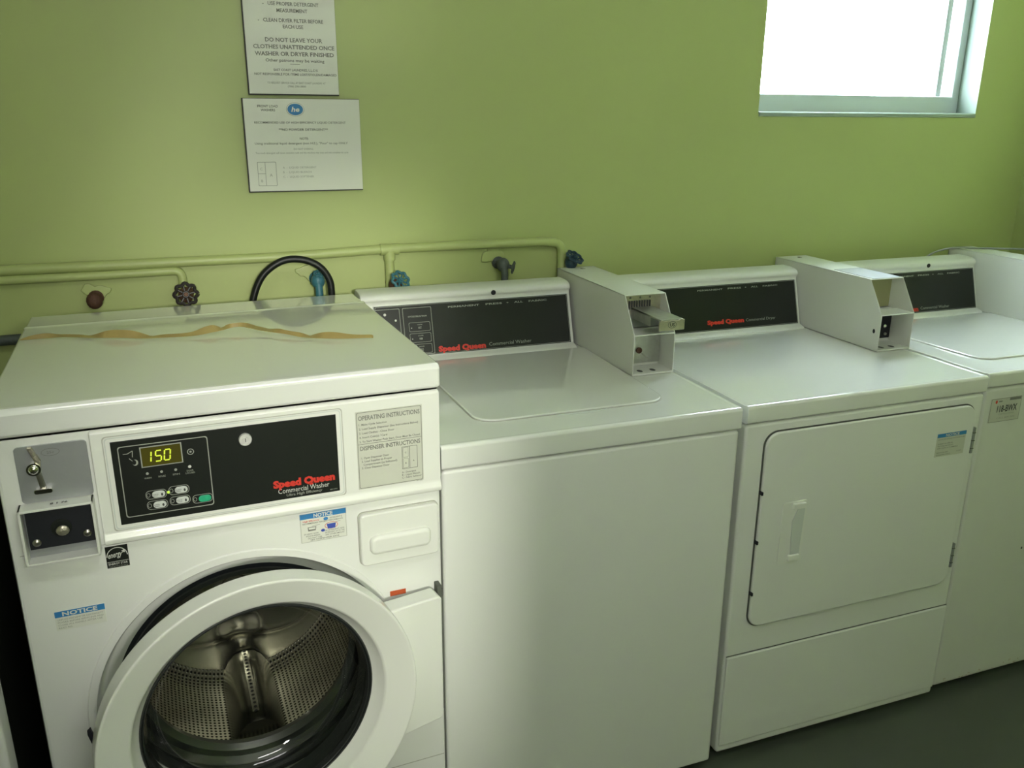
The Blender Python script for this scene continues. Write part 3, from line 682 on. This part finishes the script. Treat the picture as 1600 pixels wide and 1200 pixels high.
drum = b.build('drum', A)
b = MB()
# back plate: three raised lobes and a hub
nr, na = 22, 120; V = []; Fc = []
for i in range(nr+1):
    r_ = (DR-.016)*i/nr
    for k in range(na):
        a = 2*PI*k/na; lobe = .5+.5*math.cos(3*(a+PI/2)+PI)
        h_ = .400
        edge = .145+.055*lobe
        if r_ < edge: h_ -= .022*min(1, (edge-r_)/.02)
        if r_ < .062: h_ -= .012*min(1, (.062-r_)/.012)
        for j in range(3):
            ba = PI/2+2*PI*j/3; bx, bz = .105*math.cos(ba+PI/3), .105*math.sin(ba+PI/3)
            d_ = math.hypot(r_*math.cos(a)-bx, r_*math.sin(a)-bz)
            if d_ < .045: h_ += .014*(1-(d_/.045)**2)
        V.append((cx+r_*math.cos(a), h_, cz+r_*math.sin(a)))
for i in range(nr):
    for k in range(na): Fc.append([i*na+k, i*na+(k+1) % na, (i+1)*na+(k+1) % na, (i+1)*na+k])
b.faces(V, Fc, 'drumback'); b.cyl((cx, 0, cz), 'y', .030, .362, .375, 'drumdk', 24)
b.build('drum_back', drum, ang=60)
for j in range(3):
    a0 = -PI/2+2*PI*j/3+.03
    b = MB(); V = []; Fc = []; cs = []
    prof2 = [(-.060, 0), (-.050, .022), (-.036, .050), (-.022, .066), (-.008, .070), (.008, .070), (.022, .066), (.036, .050), (.050, .022), (.060, 0)]
    ys = [dy0+.020, dy0+.030, .19, .26, .33, .375, .397]; sc_ = [.90, 1.0, 1.03, 1.06, 1.08, 1.06, .90]
    for y_, k_ in zip(ys, sc_):
        for t, hgt in prof2:
            rr = DR+.003-hgt*k_; V.append((cx+math.cos(a0)*rr-math.sin(a0)*t, y_, cz+math.sin(a0)*rr+math.cos(a0)*t))
    P_ = len(prof2)
    for i in range(len(ys)-1):
        for k in range(P_-1): Fc.append([i*P_+k, i*P_+k+1, (i+1)*P_+k+1, (i+1)*P_+k])
    Fc.append(list(range(P_))[::-1])
    b.faces(V, Fc, 'drumdk')
    # bright crest with a row of holes
    cr_ = []
    for i in range(19):
        y_ = dy0+.040+i*.0125; k_ = next(sc_[q]+(sc_[q+1]-sc_[q])*(y_-ys[q])/(ys[q+1]-ys[q]) for q in range(len(ys)-1) if ys[q] <= y_ <= ys[q+1])
        rr = DR+.003-.070*k_-.0012
        cr_.append((rr, y_))
        u_ = Vector((-math.sin(a0), 0, math.cos(a0))); c_ = Vector((cx+math.cos(a0)*rr, y_, cz+math.sin(a0)*rr)); ax = Vector((math.cos(a0), 0, math.sin(a0)))
        b.faces([c_-ax*.0008+u_*.0035*math.cos(q*PI/4)+Vector((0, 1, 0))*.0035*math.sin(q*PI/4) for q in range(8)], [list(range(8))], 'black_void')
    for (r0, y0), (r1, y1) in zip(cr_, cr_[1:]):
        V4 = []
        for r_, y_ in ((r0, y0), (r1, y1)):
            for t in (-.0065, .0065): V4.append((cx+math.cos(a0)*r_-math.sin(a0)*t, y_, cz+math.sin(a0)*r_+math.cos(a0)*t))
        b.faces(V4, [[0, 1, 3, 2]], 'steel')
    b.build('baffle', drum, ang=40, wn=False)
b = MB()
b.lathe([(.250, .10), (.262, .13), (.262, .43), (0.0, .44)], (cx, 0, cz), 'y', 'seam', 64); b.build('outer_tub', A)
# door, opened a few degrees on its right-hand hinges
DTH = 6.5
door = bpy.data.objects.new('porthole_door', None); C.objects.link(door); door.parent = A
door.location = (.690, -.006, 0); door.rotation_euler = (0, 0, R(DTH))
dcx, dcz = -.3535, .508
b = MB()
# (radius, depth) with depth negative towards the room
ringp = [(.252, -.014), (.2640, -.022), (.2675, -.028), (.2685, -.036), (.2675, -.0622), (.2667, -.0640), (.2650, -.0648), (.2620, -.0645), (.2180, -.0450), (.2145, -.0425), (.2125, -.0390), (.2080, -.0300), (.1985, -.016), (.1925, -.010), (.20, -.006)]
b.lathe(ringp, (dcx, 0, dcz), 'y', 'plastic', 128, close=True)
ring = b.build('door_ring', door, ang=50)
b = MB(); b.lathe([(.1990, -.017), (.1972, -.0190), (.1955, -.018), (.1945, -.0145), (.1935, -.0160), (.1920, -.0150), (.1905, -.006), (.1940, -.004)], (dcx, 0, dcz), 'y', 'gasket', 96, close=True); b.build('bowl_trim', door)
b = MB(); b.lathe([(.1950, -.010), (.1905, .034), (.1935, .036), (.2000, -.008)], (dcx, 0, dcz), 'y', 'gasket', 96, close=True); b.build('door_seal', door)
b = MB()
bowl = [(.1935, -.012), (.1920, -.006), (.188, .004), (.183, .030), (.176, .052), (.162, .066), (.140, .074), (.11, .079), (.06, .083), (.0001, .084)]
b.lathe(bowl, (dcx, 0, dcz), 'y', 'bowl', 96); b.build('door_glass', door)
b = MB()
hz0, hz1 = .378, .646
b.prism([(-.125, hz0-.012), (-.030, hz0), (-.022, hz0+.006), (-.022, hz1-.006), (-.030, hz1), (-.125, hz1-.003)], 'y', -.042, -.004, 'plastic', .004, 3)
b.build('hinge_cover', door)
b = MB(); b.box(.6735, .6825, -.020, .003, hz0-.004, hz1+.002, 'seam', .001); b.build('hinge', A)
b = MB(); b.box(.588, .618, -.0012, .0003, .636, .646, 'orange', .0003); tag(b.build('warning_label', A), 'small orange-red sticker above the hinge')
b = MB(); b.box(-.602, -.590, -.030, -.014, .500, .540, 'plastic', .003); b.prism([(-.622, .575), (-.616, .580), (-.612, .560), (-.618, .556)], 'y', -.036, -.024, 'black_void', .001); b.build('door_catch', door)

# twisted strip of packing tape lying across the lid
base = [(.002, .434, .001+AZT), (.045, .434, AZT+.001), (.077, .430, AZT+.002), (.13, .405, AZT+.002), (.19, .375, AZT+.002), (.25, .355, AZT+.002), (.305, .345, AZT+.003), (.345, .350, AZT+.006), (.378, .358, AZT+.009), (.405, .352, AZT+.010), (.435, .322, AZT+.008), (.466, .292, AZT+.005), (.50, .258, AZT+.003), (.553, .229, AZT+.002), (.60, .212, AZT+.002), (.627, .205, AZT+.002)]
cs, sn = math.cos(AROT), math.sin(AROT)
def a2w(p): return Vector((AOx+p[0]*cs-p[1]*sn, AOy+p[0]*sn+p[1]*cs, p[2]))
path = catmull([a2w(p) for p in base], 8); N = len(path); b = MB(); V = []; Fc = []
for i, p in enumerate(path):
    t = i/(N-1); tw = .95*math.sin(t*19)+.4*math.sin(t*43); wd = .0095*(1-.15*t)*(.75+.25*math.sin(t*31))*min(1, .3+t*5)
    d = (path[min(i+1, N-1)]-path[max(i-1, 0)]).normalized(); sd = Vector((-d.y, d.x, 0)).normalized()
    o_ = sd*math.cos(tw)*wd+Vector((0, 0, 1))*abs(math.sin(tw))*wd*.8
    lift = max(0, abs(o_.z)) + .0006
    for sgn in (-1, 1):
        q = p+Vector((0, 0, lift))+o_*sgn
        V += [q, q+Vector((0, 0, .0007))]
for i in range(N-1):
    a = 4*i; c_ = a+4
    Fc += [[a, a+2, c_+2, c_], [a+1, c_+1, c_+3, a+3], [a, c_, c_+1, a+1], [a+2, a+3, c_+3, c_+2]]
b.faces(V, Fc, 'tape'); tag(b.build('tape_strip', ang=70), 'long twisted strip of beige packing tape lying on top of the front-load washer', 'tape')

# ------------------------------------------------------------------ machines with a rear console
def console(t, W, yf, T, x1, hole_x=None, x0=0.004):
    """t: parent, local x 0..W; y measured from the machine front yf; x1: right end of the console"""
    def Y(y): return y-yf
    b = MB()
    prof = [(-.216, T-.001), (-.205, T+.006), (-.189, T+.010), (-.150, T+.1385), (-.152, T+.1425), (-.157, T+.1475), (-.1565, T+.154), (-.150, T+.1605), (-.140, T+.1645), (-.118, T+.1665), (-.085, T+.1665), (-.076, T+.160), (-.076, T-.001)]
    b.prism([(Y(p[0]), p[1]) for p in prof], 'x', x0, x1, 'enamel_old', .005, 2)
    if hole_x is not None:
        b.lathe([(0, -.0012), (.0062, -.0012), (.0066, 0.0003), (.005, .0015)], (hole_x, Y(-.1572), T+.150), 'y', 'black_void', 14)
    return b
V_ = Vector((0, .037, .123)).normalized()
def console_panel(t, x0, x1, yf, T, dryer, full, first=False, off=0.0):
    b = MB(); O = Vector((0, -.1890-yf, T+.011)); h_ = .1275
    n_ = Vector((1, 0, 0)).cross(V_)
    X = Matrix(((1, 0, 0, 0), (0, -n_.y, V_.y, O.y), (0, -n_.z, V_.z, O.z), (0, 0, 0, 1)))
    b.box(x0-.002, x1+.002, -.0022, .003, -.001, h_+.001, 'plastic_grey', .0008, X=X)
    b.box(x0, x1, -.0032, .002, .0005, h_-.0005, 'black_panel', .0006, X=X)
    s = Surf(b, O+n_*.0033, (1, 0, 0), V_)
    s.frame(x0+.002, x1-.002, .0022, h_-.0022, .003, .0008, 'prt_grey')
    o = off
    px = o+.877
    s.text('PERMANENT', px, .1125, 'prt_grey', .0042, .082, 'l', .02); s.text('PRESS', px+.099, .1128, 'prt_grey', .0042, .044, 'l', .02)
    s.text('+', px+.155, .1128, 'prt_grey', .0045, .006, 'l', .02); s.text('ALL', px+.176, .1130, 'prt_grey', .0042, .024, 'l', .02); s.text('FABRIC', px+.216, .1130, 'prt_grey', .0042, .050, 'l', .02)
    if not dryer:
        s.text('Speed Queen', o+.8430, .0060, 'red', .0125, .1235, 'l', .06); s.text('Commercial Washer', o+.9755, .0095, 'prt_grey', .0085, .1150, 'l', .0)
    else:
        s.text('Speed Queen', o+.9000, .0180, 'red', .0110, .1205, 'l', .06); s.text('Commercial Dryer', o+1.0270, .0185, 'prt_grey', .0080, .1000, 'l', .0)
    if full:
        s.frame(.6895-.685, .7530-.685, .006, .1190, .002, .001, 'prt_grey'); s.frame(.7600-.685, .8325-.685, .003, .1190, .002, .001, 'prt_grey')
        s.text('CYCLE SELECTION', .7725-.685, .0955, 'prt_grey', .0035, .047, 'l', .02)
        for k, z in enumerate((.0600, .0330, .0060)):
            s.frame(.7730-.685, .8265-.685, z, z+.0225, .003, .0007, 'prt_grey'); s.disc(.7790-.685, z+.009, .0016, 'prt_grey', 2, 8)
            s.text(('WHITES', 'COLORS', 'DELICATE')[k], .8000-.685, z+.0150, 'prt_grey', .0024, .013, 'c', .01); s.text(('HOT', 'WARM', 'COLD')[k], .8000-.685, z+.0060, 'prt_grey', .0055, .008, 'c', .01)
        for x, z, r_ in ((.7160, .1060, .0034), (.7415, .0905, .0026), (.7010, .0780, .0026)): s.disc(x-.685, z, r_, 'prt_white', 2, 12)
    return b.build('control_panel', t, smooth=False)

def coin_box(t, x0, yf, T, w, kind):
    """sheet-metal coin box standing on the machine top: sloping front corner, open front, shelf, slide"""
    g = .0022; yb, yt, yk = -.040-yf, -.436-yf, -.490-yf; zt, zk = T+.1815, T+.0965
    x1 = x0+w; b = MB(); B = T+.0012
    side = [(yb, B), (yb, zt), (yt, zt), (yk, zk), (yk, B)]
    b.prism(side, 'x', x0, x0+g, 'enamel_old', .0006, 1); b.prism(side, 'x', x1-g, x1, 'enamel_old', .0006, 1)
    b.box(x0, x1, yt, yb, zt-g, zt, 'enamel_old', .0006, 1)
    b.box(x0, x1, yb-.003, yb, B, zt, 'enamel_old')
    b.box(x0+g, x1-g, yk, yk+.08, B, B+.004, 'enamel_old')
    b.box(x0+g, x1-g, yk+.0005, yk+.06, zk-.001, zk+.0015, 'enamel_old')
    fy = yk+(.068 if kind != 'open' else .078)
    b.box(x0+g, x1-g, fy, fy+.003, B, zk, 'enamel_old')
    s = Surf(b, (0, (yk+.02), B+.0042), (1, 0, 0), (0, 1, 0))
    s.disc(x0+.030, .0, .0065, 'prt_dark', 1, 14, .010); s.disc(x0+.064, .0, .0065, 'prt_dark', 1, 14, .010)
    s2 = Surf(b, (0, yb-.035, zt), (1, 0, 0), (0, 1, 0)); s2.disc(x0+.06, .0, .0075, 'prt_mid', 1, 12, .006)
    if kind == 'open':
        s3 = Surf(b, (x0, yk+.02, 0), (0, -1, 0), (0, 0, 1)); s3.disc(0, T+.052, .0045, 'black_void', 1, 12, .006)
    cb = b.build('coin_box', t)
    b = MB(); b.ball((x0+.058, yb-.035, zt+.0012), .0055, 'steel', 1, 1, .35); b.build('screw', cb)
    if kind == 'slide':
        b = MB(); py = yt+.018
        b.box(x0+.006, x1-.0025, py, py+.003, zt-.052, zt-.004, 'brass_tr', .001)
        for k in range(9): b.box(x0+.020+k*.0068, x0+.0225+k*.0068, py-.004, py, zt-.038, zt-.018, 'prt_dark', .0005)
        for k in (.024, .050, .076): b.ball((x0+k, py-.0005, zt-.011), .0028, 'prt_mid', 1, .4, 1)
        b.box(x0+g, x1-g, py+.003, py+.006, zk, zt-g, 'steel_dull')
        b.build('slide_plate', cb)
        b = MB(); sx0, sx1 = x0+.022, x0+.086; z0, z1 = T+.1235, T+.1495; ye = -.562-yf
        b.box(sx0+.004, sx1-.004, ye+.003, py, z1-.0045, z1-.001, 'zinc', .0006); b.box(sx0+.004, sx0+.0065, ye+.05, py, z0, z1-.001, 'zinc', .0004)
        b.box(sx1-.0065, sx1-.004, ye+.003, py, z0, z1-.001, 'zinc', .0004)
        b.prism([(sx0, z0), (sx1, z0), (sx1, z1-.003), (sx1-.010, z1), (sx1-.014, z1-.004), (sx0+.014, z1-.004), (sx0+.006, z1-.001), (sx0, z1-.008)], 'y', ye, ye+.004, 'brass_tr', .0008, 1)
        s = Surf(b, (sx0, ye-.0002, z0)); s.oval(.032, .013, .011, .008, .0015, 'prt_mid'); s.text('US', .032, .0095, 'prt_dark', .007, .012, 'c', .03)
        tag(b.build('coin_slide', cb), 'metal coin slide pushed out of the coin box')
        b = MB(); b.box(x0+.006, x1-.0028, fy-.006, fy, T+.012, T+.078, 'zinc', .001)
        b.lathe([(.0075, -.0068), (.0075, -.010), (.005, -.010), (.005, -.0062), (0, -.0062)], (x0+.048, fy, T+.044), 'y', 'rust', 16)
        b.tube([(x0+.055, fy-.008, T+.036), (x0+.072, fy-.008, T+.022)], .0018, 'chrome', 6)
        b.build('lock_plate', cb)
    elif kind == 'open':
        b = MB(); b.box(x0+.003, x1-.0025, yt+.036, yt+.039, zk+.001, zt-.004, 'olive', .0005)
        s = Surf(b, (0, yt+.0358, 0)); s.disc(x0+.035, zt-.022, .003, 'prt_mid', 1, 8)
        b.build('slide_plate', cb)
        b = MB(); b.box(x0+.004, x1-.003, fy-.006, fy-.001, T+.014, T+.092, 'black_void', .001); b.ball((x0+.082, fy-.008, T+.048), .0055, 'chrome'); b.ball((x0+.088, fy-.008, T+.026), .004, 'steel'); b.build('lock_plate', cb)
        b = MB(); b.box(x0+.012, x1-.006, yt+.004, yt+.155, zt, zt+.0012, 'steel_dull', .0004); tag(b.build('cover_plate', cb), 'grey steel plate set in the top')
    else:
        b = MB(); b.box(x0+.010, x1-.014, yt+.010, yt+.013, zt-.052, zt-.004, 'brass_tr', .001); b.build('slide_plate', cb)
    return cb

def body(t, W, D, T, skirt, m='enamel', door=False):
    """cabinet below, overhanging top with rounded edges above"""
    b = MB(); b.prism([(.0, 0.0), (W, 0.0), (W, D), (0, D)], 'z', .022, T-skirt-.002, m, .008, 3)
    return b
def top(t, W, D, T, skirt, m='enamel_top'):
    b = MB()
    b.prism([(.002, T-skirt), (-.0035, T-skirt+.004), (-.0035, T-.006), (-.002, T-.0015), (.002, T+.0012), (.007, T+.0014), (.012, T), (D, T), (D, T-skirt)], 'x', -.001, W+.001, m, .0025, 2)
    b.prism([(W-.0085, T-.0004), (W-.004, T+.0014), (W, T+.0010), (W+.001, T-.003)], 'y', .004, D, m)
    return b.build('top_panel', t)
def feet(t, W, D):
    for x, y in ((.05, .05), (W-.05, .05), (.05, D-.05), (W-.05, D-.05)):
        b = MB(); b.cyl((x, y, 0), 'z', .018, .0, .024, 'seam', 14); b.build('foot', t)

def lid_plate(t, x0, x1, y0, y1, T, skew=.012):
    pts = [(x0+skew*0, y1)]; r = .045; n = 8
    for k in range(n+1):
        a = PI+PI/2*k/n; pts.append((x0+skew+r+r*math.cos(a), y0+r+r*math.sin(a)))
    for k in range(n+1):
        a = -PI/2+PI/2*k/n; pts.append((x1-skew-r+r*math.cos(a), y0+r+r*math.sin(a)))
    pts.append((x1, y1))
    b = MB(); g = [(p[0]+(.0016 if p[0] > (x0+x1)/2 else -.0016), p[1]-(.0016 if p[1] < y0+.06 else 0)) for p in pts]
    b.prism(g, 'z', T-.001, T+.0008, 'seam_lt'); b.prism(pts, 'z', T-.0005, T+.0045, 'enamel_top', .003, 3)
    xm = (x0+x1)/2+.010; hw = .062
    cr = [(xm-hw+2*hw*k/16, y0+.001) for k in range(17)]+[(xm+hw-2*hw*k/16, y0-.011*math.sin(PI*k/16)**.6-.0005) for k in range(17)]
    b.prism(cr[:17]+cr[18:33], 'z', T-.0004, T+.0006, 'plastic_grey')
    return b.build('lid', t)

D_ = .68
# --- first top-load washer
yB, TB, WB = -.765, .913, .648
B1 = thing('top_load_washer', (.686, yB, 0), 'white top-load washer between the front-load washer and the dryer', 'washing machine')
b = body(B1, WB, D_, TB, .047); b.build('cabinet', B1); top(B1, WB, D_, TB, .047); feet(B1, WB, D_)
lid_plate(B1, .775-.686, 1.226-.686, -.672-yB, -.220-yB, TB)
console(B1, WB, yB, TB, 1.212-.686, .998-.686, -.026).build('console', B1)
console_panel(B1, .006, 1.2015-.686, yB, TB, False, True, off=-.686)
coin_box(B1, 1.2235-.686, yB, TB, .108, 'slide')
# --- dryer
yC, TC, WC = -.750, .908, .672
Dr = thing('dryer', (1.360, yC, 0), 'white dryer with a large front door, between the two top-load washers', 'dryer')
b = body(Dr, WC, D_, TC, .040)
s = Surf(b, (0, -.0001, 0)); s.rect(.003, WC-.003, .2920, .2950, 'seam'); 
b.build('cabinet', Dr); top(Dr, WC, D_, TC, .040); feet(Dr, WC, D_)
b = MB(); b.box(.004, WC-.004, -.004, .0005, .045, .2915, 'enamel', .0035, 3); b.build('lower_panel', Dr)
b = MB(); X0, X1, Z0, Z1 = 1.408-1.36, 2.008-1.36, .362, .846
b.prism(rrect(X0, X1, Z0, Z1, .034, 8), 'y', -.0022, .0005, 'seam'); b.prism(rrect(X0+.0025, X1-.0025, Z0+.0025, Z1-.0025, .033, 8), 'y', -.0085, .0, 'enamel', .004, 3)
for z in (.705, .585, .455): b.box(X0-.0005, X0+.004, -.0125, -.001, z-.004, z+.004, 'black_void', .0008)
dd = b.build('dryer_door', Dr)
b = MB(); hx0, hx1, hz0_, hz1_ = 1.476-1.36, 1.532-1.36, .524, .668
b.prism(rrect(hx0-.006, hx1+.004, hz0_-.006, hz1_+.004, .005), 'y', -.0100, -.0080, 'plastic', .0008)
b.box(hx0+.020, hx1-.002, -.0165, -.009, hz1_-.014, hz1_, 'plastic', .003); b.box(hx0+.020, hx1-.006, -.0165, -.009, hz0_, hz0_+.016, 'plastic', .003)
b.prism([(hx1-.030, hz0_+.014), (hx1-.006, hz0_+.012), (hx1-.002, hz1_-.012), (hx1-.020, hz1_-.012), (hx1-.034, hz1_-.045)], 'y', -.0128, -.0095, 'plastic_grey', .0015)
b.build('door_handle', dd)
for z in (.752, .443):
    b = MB(); b.box(X1-.0035, X1+.0035, -.0105, -.0005, z-.033, z+.033, 'steel_dull', .001)
    for k in range(3): b.box(X1-.004, X1+.004, -.011, -.0005, z-.020+.020*k-.0008, z-.020+.020*k+.0008, 'seam')
    tag(b.build('door_hinge', Dr), 'dark metal hinge')
b = MB(); lx0, lz0 = 1.893-1.36, .7235
b.box(lx0, lx0+.089, -.0093, -.0083, lz0, lz0+.0585, 'sticker_grey', .0002); s = Surf(b, (lx0, -.0094, lz0)); w_, h_ = .089, .0585
s.rect(0, w_, h_-.0095, h_, 'blue'); s.text('NOTICE', w_*.52, h_-.0080, 'sticker', .0062, .042, 'c', .03)
for k, (t_, L_) in enumerate((('DO NOT DRY ARTICLES CONTAINING FOAM', .080), ('', 0), ('RUBBER OR SIMILAR', .046), ('TEXTURED MATERIALS', .048), ('KEEP CLEAR OF FLAMMABLE', .064), ('', 0), ('SERVICE BY', .036), ('QUALIFIED ONLY', .044))):
    if t_: s.text(t_, .004, h_-.0160-.0056*k, 'prt_mid', .0030, L_, 'l', .005)
s.text('512345', .066, .008, 'prt_mid', .0026, .014, 'l')
b.build('notice_label', dd, smooth=False)
console(Dr, WC, yC, TC, 1.934-1.36).build('console', Dr)
console_panel(Dr, .010, 1.9225-1.36, yC, TC, True, False, off=-1.36+.7181)
coin_box(Dr, 1.9385-1.36, yC, TC, .108, 'open')
# --- second top-load washer by the right wall
yD, TD, WD = -.732, .906, .660
B2 = thing('top_load_washer', (2.056, yD, 0), 'white top-load washer at the far right with number plate 118-BWX', 'washing machine')
b = body(B2, WD, D_-.02, TD, .037, 'enamel_old')
s = Surf(b, (0, -.0001, 0)); s.disc(.23, .40, .003, 'prt_dark', 1, 8, .004)
for k in range(22):
    x = .012+.62*random.random(); s.disc(x, .030+.02*random.random()**2, .002+.005*random.random(), 'worn', 1, 7, .001+.002*random.random())
b.build('cabinet', B2); top(B2, WD, D_-.02, TD, .037); feet(B2, WD, D_-.02)
lid_plate(B2, 2.125-2.056, 2.62-2.056, -.64-yD, -.235-yD, TD)
console(B2, WD, yD, TD, 2.617-2.056, 2.420-2.056).build('console', B2)
console_panel(B2, .010, 2.606-2.056, yD, TD, False, False, off=-.686+.035)
coin_box(B2, 2.6195-2.056, yD, TD, .094, 'plain')
b = MB(); lx0, lx1, lz0, lz1 = 2.078-2.056, 2.178-2.056, .778, .840
b.box(lx0, lx1, -.0012, .0002, lz0, lz1, 'sticker_grey', .0004); s = Surf(b, (lx0, -.0013, lz0)); w_, h_ = lx1-lx0, lz1-lz0
s.frame(.0005, w_-.0005, .0005, h_-.0005, .002, .001, 'prt_mid'); s.text('118-BWX', w_*.55, .026, 'prt_dark', .0165, w_*.66, 'c', .02)
s.text('IF SERVICE IS NEEDED', w_*.55, .0185, 'prt_grey', .0035, w_*.5, 'c'); s.rect(w_*.60, w_*.97, h_-.0085, h_-.002, 'prt_mid')
s.disc(w_*.17, h_-.009, .0035, 'red', 1, 10, .0045); s.rect(w_*.25, w_*.36, h_-.010, h_-.007, 'prt_mid')
s.text('CALL 800-000', w_*.55, .0085, 'prt_grey', .0035, w_*.6, 'c')
tag(b.build('number_label', B2, smooth=False), 'worn plate reading 118-BWX')
# grey cable lying over the last coin box
b = MB(); zt = TD+.1815
b.tube(catmull([(2.535, -.030, TD+.150), (2.56, -.045, TD+.170), (2.60, -.075, zt+.0040), (2.66, -.10, zt+.0038), (2.70, -.12, zt+.0040), (2.76, -.17, zt+.006), (2.84, -.20, zt+.004), (2.93, -.21, zt+.0)]), .0032, 'steel_dull', 8)
tag(b.build('cable'), 'thin grey cable lying over the coin box of the far right washer', 'cable')

# ------------------------------------------------------------------ machine cut off at the left edge
lft = thing('washing_machine', (-.725, -.885, 0), 'white machine cut off by the left edge, beyond the dark gap', 'washing machine')
b = MB(); b.box(.02, .645, .05, .70, .022, .86, 'gap_shade', .004); b.build('cabinet', lft); feet(lft, .66, .70)
b = MB(); b.box(0, .678, -.004, .05, .03, .845, 'enamel', .010, 3); b.build('front_panel', lft)
b = MB(); b.box(0, .66, -.002, .70, .86, .90, 'enamel_top', .006, 3); b.build('top_panel', lft)
b = MB(); b.ball((.690, -.012, .806), .021, 'plastic', .75, 1, 1.0); b.box(.655, .690, -.016, .002, .796, .816, 'plastic', .004); b.build('handle', lft)
